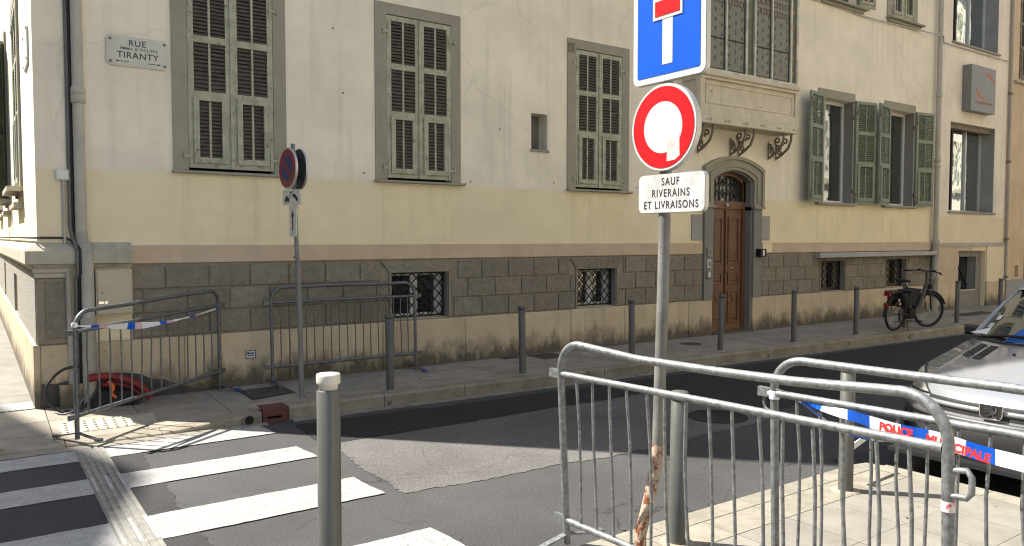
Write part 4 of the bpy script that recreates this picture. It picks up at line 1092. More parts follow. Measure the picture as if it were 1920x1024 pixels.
text_obj('lettering', 'RUE', .086, 'plate_ink', FM(-.005, .085), sp, .0014, 1.12)
text_obj('lettering', 'EMMA & PHILIPPE', .044, 'plate_ink', FM(.01, .027), sp, .0002, 1.08)
text_obj('lettering', 'TIRANTY', .089, 'plate_ink', FM(.0, -.040), sp, .0016, 1.1)
for (x_, s) in ((-.145, -1), (.145, 1)):
    m = MB(); m.box(x_ - .06, x_ + .06, -.0225, -.021, -.108, -.101)
    m.add([(x_ + s*.066, -.0225, -.1045), (x_ + s*.045, -.0225, -.092), (x_ + s*.045, -.0225, -.117)], [(0,1,2)]); m.build('arrow', 'plate_ink', sp)
sp2 = thing('street_name_plate', 'street name plate seen edge-on on the side street wall', 'sign', (BX0, .75, 3.78))
MB().prism(clipped(.33, .20, .04), lambda a, b, d: (-d, a, b), -.001, .02).build('plate', 'plate_white', sp2)
for sx in (-1, 1):
    for sz_ in (-1, 1): MB().tube([(-.02, sx*.28, sz_*.15), (-.028, sx*.28, sz_*.15)], .013, 8).build('screw', 'iron_old', sp2)

mb_ = thing('meter_cabinet', 'cream metal meter cabinet with a padlock hasp on the plinth', 'cabinet', (1.015, -.03, 1.02))
MB().box(0, .335, -.10, .05, 0, .46).build('case', 'box_cream', mb_)
dr = MB().bbox(.012, .323, -.118, -.1005, .012, .448, .006).build('cabinet_door', 'box_cream', mb_)
MB().box(.02, .10, -.126, -.118, .115, .14).build('hasp', 'chrome', dr)
MB().tube([(.09 + .02*math.cos(t), -.13, .125 + .02*math.sin(t)) for t in [k*math.pi/6 for k in range(12)]], .004, 5, True).build('padlock_ring', 'chrome', dr)
MB().tube([(.055, -.119, .225), (.055, -.1185, .225)], .007, 8).build('keyhole', 'ink_black', dr)
st_ = thing('wall_label', 'tiny white printed label on the stone base left of the barrier', 'label', (2.56, -.05, .485))
MB().box(-.06, .06, -.004, .001, -.05, .05).build('card', 'sign_white', st_)
m = MB(); m.ring([(-.058,-.048),(.058,-.048),(.058,.048),(-.058,.048),(-.058,-.048)], [(-.05,-.04),(.05,-.04),(.05,.04),(-.05,.04),(-.05,-.04)], FX, .004, .0055)
m.box(-.04, -.015, -.0055, -.004, .0, .025); m.box(-.01, .035, -.0055, -.004, .004, .018); m.box(-.035, .035, -.0055, -.004, -.022, -.012); m.build('print', 'ink_black', st_)

for k, (a, lab) in enumerate(((9.87, 'grey brass-framed clinic plaque left of the brown door'), (11.68, 'grey clinic plaque right of the brown door'))):
    w_ = .265
    pq = thing('wall_plaque', lab, 'plaque', (a, -.002, 1.77))
    MB().bbox(0, w_, -.02, .002, 0, .43, .004).build('plate', 'plaque_grey', pq)
    o_, i_ = swoosh(w_*.62, .36, .06, R(15), R(115), .012); MB().ring(o_, i_, lambda u, v, d: (u, -.02 - d, v), 0, .002).build('emblem', 'logo_orange', pq)
    o_, i_ = swoosh(w_*.45, .36, .06, R(190), R(290), .012); MB().ring(o_, i_, lambda u, v, d: (u, -.02 - d, v), 0, .002).build('emblem', 'logo_orange', pq)
ic = thing('door_entry_panel', 'stack of three intercom boxes on the left door pilaster', 'intercom', (10.24, -.05, 1.12))
for z, h_, mt in ((0, .13, 'plaque_grey'), (.17, .15, 'alu_frame'), (.37, .15, 'plaque_grey')):
    MB().bbox(-.045, .045, -.035, .0, z, z + h_, .006).build('unit', mt, ic)
    MB().box(-.022, .022, -.038, -.034, z + .03, z + h_ - .03).build('faceplate', 'white_plastic' if z == 0 else 'iron_old', ic)
lb2 = thing('wall_letter_box', 'small black letter box with a white label on the right door pilaster', 'letter box', (11.52, -.05, 1.47))
MB().bbox(0, .17, -.10, .0, 0, .14, .008).build('case', 'iron_black', lb2)
MB().box(.06, .11, -.104, -.10, .02, .12).build('label_card', 'white_plastic', lb2)

# ------------------------------------------------------------------ bollards
def bollard(loc, label, group, h=.83, r=.043, mat='bollard_grey', foot=True):
    t = thing('bollard', label, 'bollard', loc, 0, group); t.rotation_euler = (R(SR.uniform(-.7, .7)), R(SR.uniform(-.7, .7)), 0)
    MB().lathe([(r, -.03), (r, h - .055), (r - .004, h - .052), (r - .004, h - .046), (r + .001, h - .043), (r + .001, h - .004), (r - .003, h), (.0005, h + .002)], 24).build('post', mat, t)
    if foot: MB().lathe([(r + .05, -.02), (r + .045, .004), (r, .006)], 20).build('collar', 'paving_far', t)
    return t
FB = [(3.71, -1.25, 'grey bollard in front of the right end of the barrier by the wall'),
      (5.50, -1.24, 'grey bollard between the barrier by the wall and the galvanised barrier, first one standing clear'),
      (7.28, -1.30, 'grey bollard just left of the tall sign pole'),
      (9.03, -1.34, 'grey bollard in front of the brown door'),
      (10.74, -1.39, 'grey bollard just right of the brown door'),
      (12.41, -1.45, 'grey bollard below the right-hand green shutters, left of the bicycle'),
      (14.12, -1.38, 'grey bollard hidden behind the parked bicycle'),
      (15.75, -1.55, 'grey bollard right of the bicycle front wheel'),
      (17.45, -1.62, 'far grey bollard beside the grey recessed doorway')]
for (x_, y_, lab) in FB: bollard((x_, y_, .14), lab, 'bollards along the far kerb')
bollard((3.10, -5.99, .14), 'pale grey bollard behind the galvanised barrier beside the rusty sign pole', 'bollards on the near pavement', .83, .046, 'bollard_near')
bollard((4.66, -6.02, .14), 'pale grey bollard at the corner of the near pavement in front of the car', 'bollards on the near pavement', .83, .046, 'bollard_near')
wb = thing('crossing_bollard', 'tall grey bollard with a white cap beside the zebra crossing', 'bollard', (1.09, -6.09, .03))
MB().lathe([(.044, 0), (.044, 1.19), (.041, 1.193), (.041, 1.185)], 32).build('post', 'bollard_near', wb)
MB().lathe([(.036, 1.17), (.036, 1.212), (.044, 1.216), (.045, 1.222), (.045, 1.248), (.043, 1.252), (.0005, 1.254)], 32).build('white_cap', 'bollard_cap', wb)

# ------------------------------------------------------------------ crowd barriers
def barrier(label, p0, p1, z0, z1, H=1.10, lean=0.0, nbars=15, mat='galvanised', seed=1, foot_mat=None, railz=.93, botz=.15, rt=.02, sag=0.0):
    rnd = random.Random(seed)
    A, B = Vector((p0[0], p0[1], 0)), Vector((p1[0], p1[1], 0))
    d = (B - A); L_ = d.length; d.normalize(); n = Vector((-d.y, d.x, 0))
    t = thing('crowd_barrier', label, 'barrier', (A.x, A.y, 0), 0, 'steel crowd barriers')
    def W(u, z, o=0.0):
        zz = lerp(z0, z1, u / L_)
        q = d * u + n * (o - math.tan(lean) * z); return (q.x, q.y, z + zz)
    r = .15
    pts = [W(0, 0), W(0, .4), W(0, H - r)]
    for k in range(1, 8): a = math.pi / 2 * k / 8; pts.append(W(r - r * math.cos(a), H - r + r * math.sin(a)))
    pts.append(W(r, H)); pts += [W(lerp(r, L_ - r, k / 4), H + .003 * math.sin(k * 1.7 + seed) - sag * (1, 1.15, .75)[k - 1]) for k in range(1, 4)]; pts.append(W(L_ - r, H))
    for k in range(1, 8): a = math.pi / 2 * k / 8; pts.append(W(L_ - r + r * math.sin(a), H - r + r * math.cos(a)))
    pts += [W(L_, H - r), W(L_, .4), W(L_, 0)]
    MB().tube(pts, rt, 14).build('frame', mat, t)
    for z in (railz, botz): MB().tube([W(.015, z), W(L_ * .5, z + .002), W(L_ - .015, z)], rt * .9, 12).build('rail', mat, t)
    for k in range(nbars):
        u = L_ * (k + 1) / (nbars + 1) + rnd.uniform(-.004, .004)
        bw = .012 if mat == 'galvanised' else .004; b0, b1 = rnd.uniform(-bw, bw), rnd.uniform(-bw, bw)
        pp = [W(u, botz), W(u + b0, lerp(botz, railz, .33), b1 * .6), W(u + b1, lerp(botz, railz, .66), b0), W(u + rnd.uniform(-.004, .004), railz)]
        MB().tube(pp, .0075, 8).build('bar', mat, t)
    for u, s in ((0, -1), (L_, 1)):
        c = Vector(W(u, 0)); z_ = c.z
        for sg in (-1, 1):
            e = c + n * (.21 * sg)
            m = MB(); m.obox((c + e) / 2 + Vector((0, 0, .035)), (e - c) / 2 + Vector((0, 0, -.02)), d * .018, (0, 0, .005)); fo = m.build('foot', mat, t)
            m = MB(); m.obox(e + n * (.02 * sg) + Vector((0, 0, .012)), n * .03, d * .02, (0, 0, .012)); m.build('foot_pad', foot_mat if foot_mat and s == 1 else mat, fo)
        # coupling lugs
        for z in (railz, botz):
            if s == 1 and mat == 'galvanised': continue
            m = MB(); m.obox(W(u + s * .05, z), d * .035, n * .012, (0, 0, .022)); m.build('coupling', mat, t)
    return t, W, L_, d, n
barrier('dull steel barrier standing askew at the corner with tape tied along it', (.71, -1.30), (2.20, -.13), .06, .135, nbars=14, mat='galvanised_dull', seed=3, foot_mat='foot_blue', botz=.20)
barrier('dull steel barrier parked flat along the wall behind the no-parking post', (2.76, -.20), (4.58, -.20), .14, .14, nbars=17, mat='galvanised_dull', seed=5, foot_mat='foot_blue', botz=.20, lean=R(-1.5))
bA, WA, LA, dA, nA = barrier('galvanised barrier in front of the leaning sign pole, nearest to the camera', (2.605, -5.655), (2.66, -7.62), .14, .170, lean=R(2.8), nbars=15, seed=11, rt=.0195, botz=.13, sag=.028)
bB, WB, LB, dB, nB = barrier('galvanised barrier with striped police tape, behind the nearest barrier', (3.14, -6.59), (3.22, -8.45), .128, .138, lean=R(2), nbars=15, seed=17, rt=.0195, botz=.14, sag=.0)
# bent hook lugs at the barrier ends
m = MB(); c = Vector(WA(LA, .86)); m.tube([c, c + Vector((0, -.06, .01)), c + Vector((0, -.075, -.01)), c + Vector((0, -.075, -.06)), c + Vector((0, -.06, -.08)), c + Vector((0, 0, -.085))], .011, 8); m.v = [(v[0] - 2.64, v[1] + 5.76, v[2]) if False else v for v in m.v]
o = m.build('hook', 'galvanised', bA)
m = MB(); c = Vector(WB(0, .86)); m.tube([c + Vector((0, .0, -.03)), c + Vector((0, .05, -.01)), c + Vector((0, .06, .01)), c + Vector((0, .06, .06)), c + Vector((0, .03, .07))], .007, 8); m.build('hook', 'galvanised', bB)
c = Vector(WA(LA, .72)); s_ = MB(); s_.lathe([(.0218, 0), (.0218, .035)], 14, (c.x, c.y, c.z)); s_.build('sticker_remnant', 'sticker_torn', bA)

# ------------------------------------------------------------------ police tape
def ribbon(pts, widths, tws, mats, name, parent):
    """flat ribbon through pts (each a Vector), cut in alternating coloured lengths"""
    n = len(pts); L_, R_ = [], []
    for i in range(n):
        d = (pts[min(i+1, n-1)] - pts[max(i-1, 0)]).normalized()
        up = Vector((0, 0, 1)); s = d.cross(up).normalized(); u = s.cross(d).normalized()
        a = tws[i]; v = u * math.cos(a) + s * math.sin(a)
        L_.append(pts[i] + v * widths[i] / 2); R_.append(pts[i] - v * widths[i] / 2)
    k = 0
    acc = 0.0; cur = MB(); ci = 0
    for i in range(n - 1):
        cur.add([L_[i], L_[i+1], R_[i+1], R_[i]], [(0,1,2,3)], True)
        acc += (pts[i+1] - pts[i]).length
        if acc > mats[ci % len(mats)][1] or i == n - 2:
            cur.build(name, mats[ci % len(mats)][0], parent); cur = MB(); ci += 1; acc = 0.0
tp = thing('police_tape', 'blue and white barrier tape lettered in red, stretched along the second barrier', 'tape', (0, 0, 0))
n_ = 60; P_, Wd, Tw = [], [], []
for i in range(n_ + 1):
    s = i / n_
    y_ = lerp(-6.60, -8.2, s); z_ = 1.055 - .125 * s + .004 * math.sin(s * 30)
    x_ = 3.105 + .012 * math.sin(s * 14)
    P_.append(Vector((x_ - .01, y_, z_)))
    Wd.append(lerp(.014, .064, sstep(0.05, .36, s))); Tw.append(R(55) * (1 - sstep(.05, .38, s)) * math.sin(s * 26) + R(8))
ribbon(P_, Wd, Tw, [('tape_white', .11), ('tape_blue', .10)], 'tape_length', tp)
P2 = [p + Vector((.006, 0, .018 - .10 * sstep(.0, .25, i / n_) * (1 - sstep(.25, .5, i / n_)))) for i, p in enumerate(P_)][:26]
ribbon(P2, [.03] * 26, [R(40)] * 26, [('tape_white', .12), ('tape_blue', .10)], 'tape_fold', tp)
MB().tube([(3.12 - .02, -6.59 + .024 * math.cos(t) , 1.055 + .0 * t) for t in (0, 1)], .012, 8).build('tape_knot', 'tape_white', tp)
MB().lathe([(.024, -.02), (.026, 0), (.024, .02)], 12, (WB(0, .9)[0] + 3.14, WB(0, .9)[1] - 6.59, 1.05)).build('tape_knot', 'tape_white', tp)
tx = 0
for (wd, y_) in (('POLICE', -7.13), ('MUNICIPALE', -7.32), ('POLICE', -7.72)):
    i = min(range(n_ + 1), key=lambda k: abs(P_[k].y - (y_ - .1))); d_ = (P_[min(i + 3, n_)] - P_[max(i - 3, 0)]).normalized()
    d_.x = 0; d_.normalize(); o_ = Vector((3.072, y_, P_[i].z + .004 - d_.z * 0))
    j = min(range(n_ + 1), key=lambda k: abs(P_[k].y - y_)); o_.z = P_[j].z
    up_ = Vector((0, d_.z, -d_.y)); up_ = up_ if up_.z > 0 else -up_
    text_obj('lettering', wd, .046, 'tape_red', frameM(o_, d_, up_), tp, .0022, 1.0, .92, 'LEFT')
tp2 = thing('police_tape', 'twisted pink and blue tape tied slack along the corner barrier', 'tape', (0, 0, 0))
P_, Wd, Tw = [], [], []
a_, b_ = Vector((.73, -1.32, 1.045)), Vector((2.18, -.17, 1.04))
for i in range(41):
    s = i / 40; p = a_.lerp(b_, s); p.z -= .075 * math.sin(math.pi * s) ** 1.0 + .0; P_.append(p + Vector((.0, -.025, 0)))
    Wd.append(.012 + .05 * math.exp(-((s - .35) / .14) ** 2) + .014 * abs(math.sin(s * 9))); Tw.append(R(30) * math.sin(s * 9))
ribbon(P_, Wd, Tw, [('tape_white', .10), ('tape_blue', .05), ('tape_pink', .09), ('tape_white', .06)], 'tape_length', tp2)
MB().lathe([(.022, -.02), (.028, 0), (.022, .02)], 10, (.71, -1.30, 1.05)).build('tape_knot', 'tape_white', tp2)

# ------------------------------------------------------------------ sign posts
def disc(mb, r, y0, y1, n=40, r0=0.0):
    prof = [(r, 0), (r, y1 - y0), (r0 + .0005, y1 - y0)]
    s0 = len(mb.v); mb.lathe([(0.0005, 0)] + prof, n); return s0
def rrect(w_, h_, r, n=6):
    P = []
    for (cx, cy, a0) in ((w_-r, h_-r, 0), (-w_+r, h_-r, 90), (-w_+r, -h_+r, 180), (w_-r, -h_+r, 270)):
        for k in range(n + 1): a = R(a0 + 90 * k / n); P.append((cx + r * math.cos(a), cy + r * math.sin(a)))
    return P
def annulus(ro, ri, n=48):
    o = [(ro * math.cos(2*math.pi*k/n), ro * math.sin(2*math.pi*k/n)) for k in range(n + 1)]
    i = [(ri * math.cos(2*math.pi*k/n), ri * math.sin(2*math.pi*k/n)) for k in range(n + 1)]
    return o, i
def circ(r, n=48): return [(r * math.cos(2*math.pi*k/n), r * math.sin(2*math.pi*k/n)) for k in range(n)]
# tall post with three plates: local sign plane u (reading direction), v up, d towards the reader
pt = thing('sign_post', 'leaning worn sign pole with dead-end, no-vehicles and residents-only plates', 'sign', (2.805, -6.012, .14))
pp = [(-.0, .0, -.02), (.0, .0, .12), (.05, -.012, .30), (.085, -.02, .46), (.100, -.022, .58), (.110, -.022, .9)]
MB().tube(pp[:5], .0305, 16, caps=False).build('bent_foot', 'pole_rust', pt)
MB().tube([pp[4], pp[5], (.13, -.02, 1.4), (.155, -.01, 2.2), (.17, -.005, 3.3)], .0305, 16).build('pole', 'pole_worn', pt)
def plate_frame(az, c):
    nrm = Vector((math.cos(az), math.sin(az), 0)); u = Vector((0, 0, 1)).cross(nrm); return u, nrm, Vector(c)
def SF(az, c):
    u, nrm, c = plate_frame(az, c)
    return lambda a, b, d: tuple(c + u * a + Vector((0, 0, 1)) * b + nrm * d)
az = R(180)
c1 = (.105, -.065, 2.70); F = SF(az, c1)     # square dead-end plate
sq = MB().prism(rrect(.249, .249, .04), F, -.028, .0).build('dead_end_plate', 'sign_edge', pt)
MB().prism(rrect(.246, .246, .038), F, .0, .003).build('border', 'sign_white', sq)
MB().prism(rrect(.214, .214, .012), F, .003, .005).build('blue_field', 'sign_blue', sq)
MB().prism([(-.035,-.165),(.035,-.165),(.035,.09),(-.035,.09)], F, .005, .007).build('white_stem', 'sign_white', sq)
MB().prism([(-.10,.065),(.10,.065),(.10,.175),(-.10,.175)], F, .0072, .009).build('red_bar_edge', 'sign_white', sq)
MB().prism([(-.084,.082),(.084,.082),(.084,.158),(-.084,.158)], F, .009, .011).build('red_bar', 'sign_red', sq)
c2 = (.10, -.04, 2.218); F = SF(R(181), c2)
rd = MB().prism(circ(.222), F, -.032, .0).build('no_vehicles_plate', 'sign_edge', pt)
MB().prism(circ(.219), F, .0, .003).build('border', 'sign_white', rd)
MB().ring(*annulus(.207, .131), F, .003, .005).build('red_ring', 'sign_red', rd)
MB().prism(circ(.131), F, .003, .0045).build('white_field', 'sign_white', rd)
MB().prism([(.03,-.175),(.085,-.17),(.115,-.15),(.112,-.03),(.095,-.018),(.06,-.03),(.032,-.022)], F, .005, .0056).build('torn_sticker', 'sticker_torn', rd)
c3 = (.105, -.09, 1.882); F = SF(R(180), c3)
sq3 = MB().prism(rrect(.226, .099, .03), F, -.024, .0).build('residents_plate', 'sign_edge', pt)
MB().prism(rrect(.224, .097, .029), F, .0, .003).build('face', 'sign_mottled', sq3)
u_, n_2, c_ = plate_frame(R(180), c3)
for txt, v_, s_ in (('SAUF', .058, .055), ('RIVERAINS', .0, .055), ('ET LIVRAISONS', -.06, .055)):
    text_obj('lettering', txt, s_, 'ink_black', frameM(c_ + n_2 * .0036 + Vector((0, 0, v_)), u_, (0, 0, 1)), sq3, .0006, 1.22, .84)
for z in (2.84, 2.56, 2.28, 2.14, 1.93, 1.83):
    m = MB(); xx = .13 + (z - 1.4) * .022; m.lathe([(.034, -.012), (.035, 0), (.034, .012)], 14, (xx, -.012, z)); m.box(.135, xx + .01, -.03, .0, z - .012, z + .012); m.build('clamp', 'galvanised', pt)
# no-parking post
npp = thing('no_parking_post', 'grey no-parking post with back-to-back round plates, tow-away and arrow plates', 'sign', (2.78, -1.07, .14))
MB().tube([(0, 0, -.02), (-.005, 0, .6), (-.02, 0, 1.35), (-.024, .0, 1.42)], .027, 14).build('pole', 'pole_grey', npp)
MB().tube([(-.024, 0, 1.42), (-.034, 0, 1.55), (-.06, 0, 2.62)], .022, 12).build('upper_pole', 'pole_grey', npp)
def np_disc(az, c, lab, front):
    F = SF(az, c); o = MB().prism(circ(.212), F, -.02, .0).build(lab, 'sign_edge', npp)
    MB().prism(circ(.205), F, -.0225, -.0202).build('back', 'sign_back', o)
    MB().prism(circ(.208), F, .0, .002).build('border', 'sign_white', o)
    MB().prism(circ(.196), F, .002, .004).build('red_field', 'sign_old_red', o)
    MB().prism(circ(.132), F, .004, .0055).build('blue_field', 'sign_old_blue', o)
    a = R(-45); ca, sa = math.cos(a), math.sin(a)
    MB().prism([(ca*x-sa*y, sa*x+ca*y) for x, y in ((-.14,-.021),(.14,-.021),(.14,.021),(-.14,.021))], F, .0055, .007).build('slash', 'sign_old_red', o)
    MB().obox(Vector(F(.0, .09, -.03)), Vector((.012,0,0)), Vector((0,.05,0)), Vector((0,0,.015))).build('bracket', 'ink_black', o); MB().obox(Vector(F(.0, -.09, -.03)), Vector((.012,0,0)), Vector((0,.05,0)), Vector((0,0,.015))).build('bracket', 'ink_black', o)
    return o
np_disc(R(185), (-.11, .03, 2.37), 'no_parking_plate', True)
np_disc(R(2), (.025, .03, 2.365), 'rear_plate', False)
F = SF(R(195), (-.085, -.01, 2.075)); tw = MB().prism(rrect(.155, .077, .02), F, -.016, .0).build('tow_away_plate', 'plate_white', npp)
m = MB()
m.prism([(-.115,-.035),(-.035,-.035),(-.035,-.012),(-.06,-.005),(-.07,.015),(-.095,.015),(-.10,-.008),(-.115,-.012)], F, .0005, .002)
m.prism([(-.045,-.005),(-.033,-.005),(-.005,.055),(-.017,.055)], F, .0005, .002)
m.prism([(-.017,.042),(.03,.05),(.03,.058),(-.017,.055)], F, .0005, .002)
m.prism([(.02,.035),(.065,.03),(.115,-.015),(.11,-.04),(.095,-.04),(.04,.005),(.018,.015)], F, .0005, .002)
for (cx, cy) in ((-.095, -.038), (-.052, -.038), (.04, .012), (.098, -.032)): m.prism([(cx + .014*math.cos(k*.785), cy + .014*math.sin(k*.785)) for k in range(8)], F, .002, .0025)
m.build('tow_pictogram', 'ink_black', tw)
F = SF(R(192), (-.075, -.01, 1.832)); ar = MB().prism(rrect(.062, .16, .018), F, -.014, .0).build('arrow_plate', 'plate_white', npp)
m = MB(); m.prism([(-.009,-.10),(.009,-.10),(.009,.06),(-.009,.06)], F, .0005, .002); m.prism([(-.032,.035),(.0,.062),(.032,.035),(.0,.11)], F, .0005, .0022); m.build('arrow', 'ink_black', ar)
for z in (1.97, 1.70, 1.46): MB().lathe([(.027, -.012), (.029, 0), (.027, .012)], 12, (-.04, 0, z)).build('clamp', 'galvanised', npp)

# ------------------------------------------------------------------ cable duct at the corner
bx_ = None
hz = thing('cable_duct_coil', 'red corrugated cable duct heaped behind the corner barrier', 'duct', (1.15, -.30, .12))
def coil(pts, n):
    out = []
    P = [Vector(p) for p in pts]
    for i in range(len(P) - 1):
        for k in range(n):
            t = k / n; a, b, c_, d_ = P[max(i-1,0)], P[i], P[i+1], P[min(i+2,len(P)-1)]
            out.append(.5 * ((2*b) + (c_-a)*t + (2*a-5*b+4*c_-d_)*t*t + (3*b-a-3*c_+d_)*t*t*t))
    out.append(P[-1]); return out
q = coil([(-.24,.06,.29),(-.05,.08,.29),(.12,.05,.24),(.26,.02,.14),(.32,.0,.04)], 26)
MB().tube(q, [.040 if k % 2 else .034 for k in range(len(q))], 12).build('duct', 'hose_red', hz)
q = coil([(-.12,.14,.20),(.06,.14,.19),(.2,.10,.12),(.26,.06,.035)], 26)
MB().tube(q, [.036 if k % 2 else .031 for k in range(len(q))], 12).build('duct', 'hose_red', hz)
MB().tube(coil([(-.06,.02,.25),(-.02,.0,.19),(-.04,.0,.13),(.0,.0,.08)], 8), .017, 8).build('orange_sleeve', 'hose_orange', hz)
MB().hexa([(-.22,.02,.0),(.22,.0,.0),(.24,.2,.0),(-.22,.2,.0)],[(-.16,.08,.15),(.14,.06,.13),(.16,.19,.12),(-.14,.19,.15)]).build('black_bag', 'bag_black', hz)
bc = thing('black_cable_loops', 'black and silver cable looped on the ground at the building corner', 'cable', (.72, -.18, .10))
MB().tube(coil([(.16,.06,.42),(-.02,.02,.40),(-.16,.0,.24),(-.10,-.06,.05),(.08,-.1,.01),(.22,-.06,.10),(.36,.0,.30)], 10), .014, 8).build('cable', 'cable_black', bc)
MB().tube(coil([(.2,-.04,.20),(.10,-.12,.06),(.0,-.2,.01),(-.08,-.14,.015),(.02,-.08,.015),(.14,-.18,.012)], 10), .009, 8).build('cable', 'galvanised_dull', bc)
MB().bbox(-.04, .16, .03, .11, .0, .24, .01).build('concrete_block', 'base_stone', bc)

# ------------------------------------------------------------------ bicycle
bk = thing('bicycle', 'black electric bicycle with panniers parked at the far kerb', 'bicycle', (13.50, -1.52, .14), R(-1.5))
bk.rotation_euler = (R(4), 0, R(-1.5))
RW = .325
def circle_pts(c, r, M3, n=40): return [Vector(c) + M3 @ Vector((r * math.cos(2*math.pi*k/n), 0, r * math.sin(2*math.pi*k/n))) for k in range(n)]
def wheel(c, rot):
    M3 = Matrix.Rotation(rot, 3, 'Z')
    o = MB().tube(circle_pts(c, RW - .02, M3), .021, 8, True).build('wheel', 'tyre', bk)
    MB().tube(circle_pts(c, RW - .052, M3), .008, 6, True).build('rim', 'car_trim', o)
    m = MB()
    for k in range(18):
        a = 2*math.pi*k/18; m.tube([Vector(c) + M3 @ Vector((.03*math.cos(a+.5), .02*(-1)**k, .03*math.sin(a+.5))), Vector(c) + M3 @ Vector(((RW-.055)*math.cos(a), 0, (RW-.055)*math.sin(a)))], .0015, 4, caps=False)
    m.build('spokes', 'chrome', o, 'stuff')
    MB().tube([Vector(c) + M3 @ Vector((0,-.05,0)), Vector(c) + M3 @ Vector((0,.05,0))], .024, 10).build('hub', 'alu_frame', o)
    m = MB(); n = 22; M = []
    m.tube([Vector(c) + M3 @ Vector(((RW+.025)*math.cos(lerp(R(20),R(190),k/n)), 0, (RW+.025)*math.sin(lerp(R(20),R(190),k/n)))) for k in range(n+1)], .022, 6); m.build('mudguard', 'bag_black', bk)
wheel((0, 0, RW), 0); wheel((1.10, 0, RW), R(-22))
BB = Vector((.46, 0, .29))
m = MB()
m.tube([(.93,0,.80),(.90,0,.70),(.78,0,.44),(.62,0,.30),(.46,0,.29)], [.034,.036,.038,.036,.034], 10)
m.tube([(.46,0,.29),(.38,0,.55),(.30,0,.80)], .020, 8); m.tube([(.95,0,.84),(.92,0,.74)], .024, 8)
for s in (-1, 1): m.tube([(.44,s*.03,.28),(.0,s*.06,RW)], .012, 6); m.tube([(.35,s*.03,.66),(.0,s*.06,RW)], .010, 6)
m.build('frame', 'bike_frame', bk)
MB().box(.885, .90, -.04, -.03, .5, .56).xf(Matrix.Identity(4)).build('frame_badge', 'sticker_pale', bk)
MB().tube([(.46,-.06,.29),(.46,.06,.29)], .10, 16).build('motor', 'bag_black', bk)
m = MB()
for s in (-1, 1): m.tube([(.98,s*.04,.70),(1.02,s*.05,.62),(1.10,s*.05,RW)], .014, 8)
m.tube([(.98,-.05,.70),(.98,.05,.70)], .02, 8); m.build('fork', 'bike_frame', bk)
m = MB(); m.tube([(.95,0,.84),(.91,0,1.02)], .017, 8); m.tube([(.91,0,1.02),(.95,0,1.05)], .018, 8)
m.tube([(.80,-.31,1.045),(.86,-.28,1.05),(.95,-.12,1.06),(.96,0,1.055),(.95,.12,1.06),(.86,.28,1.05),(.80,.31,1.045)], .012, 8); m.build('handlebar', 'bike_frame', bk)
m = MB()
for s in (-1, 1): m.tube([(.84,s*.29,1.05),(.76,s*.33,1.04)], .018, 8); m.tube([(.90,s*.22,1.05),(.86,s*.32,1.02)], .006, 6); m.box(.89,.95,s*.14-.02,s*.14+.02,1.06,1.09)
m.build('grip', 'bag_black', bk)
m = MB(); m.tube([(.95,-.15,1.06),(1.08,-.12,1.04),(1.10,-.05,.85),(1.02,0,.66)], .005, 5); m.tube([(.95,.15,1.06),(1.12,.1,1.0),(1.10,.02,.80),(1.02,0,.6)], .005, 5); m.build('brake_cable', 'cable_black', bk)
m = MB(); m.tube([(.30,0,.80),(.27,0,.90)], .014, 8); m.build('seat_post', 'alu_frame', bk)
m = MB(); v = []
for (x_, w_, z_) in ((.06,.09,.925),(.12,.10,.94),(.22,.075,.925),(.32,.03,.915),(.38,.015,.905)): v += [(x_,-w_,z_-.02),(x_,-w_*.6,z_),(x_,w_*.6,z_),(x_,w_,z_-.02),(x_,w_*.5,z_-.05),(x_,-w_*.5,z_-.05)]
m.add(v, [(i*6+k, i*6+(k+1)%6, (i+1)*6+(k+1)%6, (i+1)*6+k) for i in range(4) for k in range(6)] + [tuple(range(6)), tuple(range(24,30))], True); m.build('saddle', 'bag_black', bk)
m = MB()
for s in (-1, 1): m.tube([(-.28,s*.06,.73),(.25,s*.05,.73)], .006, 6); m.tube([(-.1,s*.06,.73),(.0,s*.07,RW)], .006, 6)
m.box(-.30,.16,-.06,.06,.69,.725); m.build('rear_rack', 'bike_frame', bk)
MB().box(-.33,-.27,-.05,.05,.645,.70).build('tail_light', 'lamp_red', bk)
MB().box(-.345,-.32,-.03,.03,.44,.52).build('rear_reflector', 'lamp_red', bk)
for s in (-1, 1):
    m = MB(); v = []
    for (z_, x0_, x1_, y0_, y1_) in ((.43,.04,.18,.09,.14),(.46,.0,.22,.075,.17),(.56,-.03,.24,.07,.185),(.65,-.05,.25,.07,.175),(.70,-.03,.22,.075,.14)):
        xm, ym, rx, ry = (x0_+x1_)/2, (y0_+y1_)/2, (x1_-x0_)/2, (y1_-y0_)/2
        v += [(xm + rx*math.copysign(abs(math.cos(a_))**.6, math.cos(a_)), s*(ym + ry*math.copysign(abs(math.sin(a_))**.6, math.sin(a_))), z_) for a_ in [k_*math.pi/6 for k_ in range(12)]]
    m.add(v, [(i*12+k_, i*12+(k_+1)%12, (i+1)*12+(k_+1)%12, (i+1)*12+k_) for i in range(4) for k_ in range(12)] + [tuple(range(12)), tuple(range(48,60))], True); m.build('pannier', 'bag_black', bk)
MB().hexa([(.16,-.17,.48),(.36,-.15,.47),(.36,-.03,.47),(.16,-.03,.48)],[(.10,-.19,.74),(.50,-.17,.76),(.50,.06,.76),(.10,.06,.74)]).build('top_bag', 'bag_black', bk)
MB().box(1.03,1.10,-.04,.04,.72,.80).build('head_lamp', 'bag_black', bk)
m = MB(); m.tube([(.46,-.08,.29),(.55,-.09,.17)], .009, 6); m.box(.51,.60,-.18,-.09,.155,.18); m.tube([(.46,.08,.29),(.37,.09,.41)], .009, 6); m.box(.32,.41,.09,.18,.40,.425); m.build('crank', 'bag_black', bk)
MB().tube([(.30,-.05,.26),(.22,-.14,.005)], .010, 6).build('kick_stand', 'bike_frame', bk)
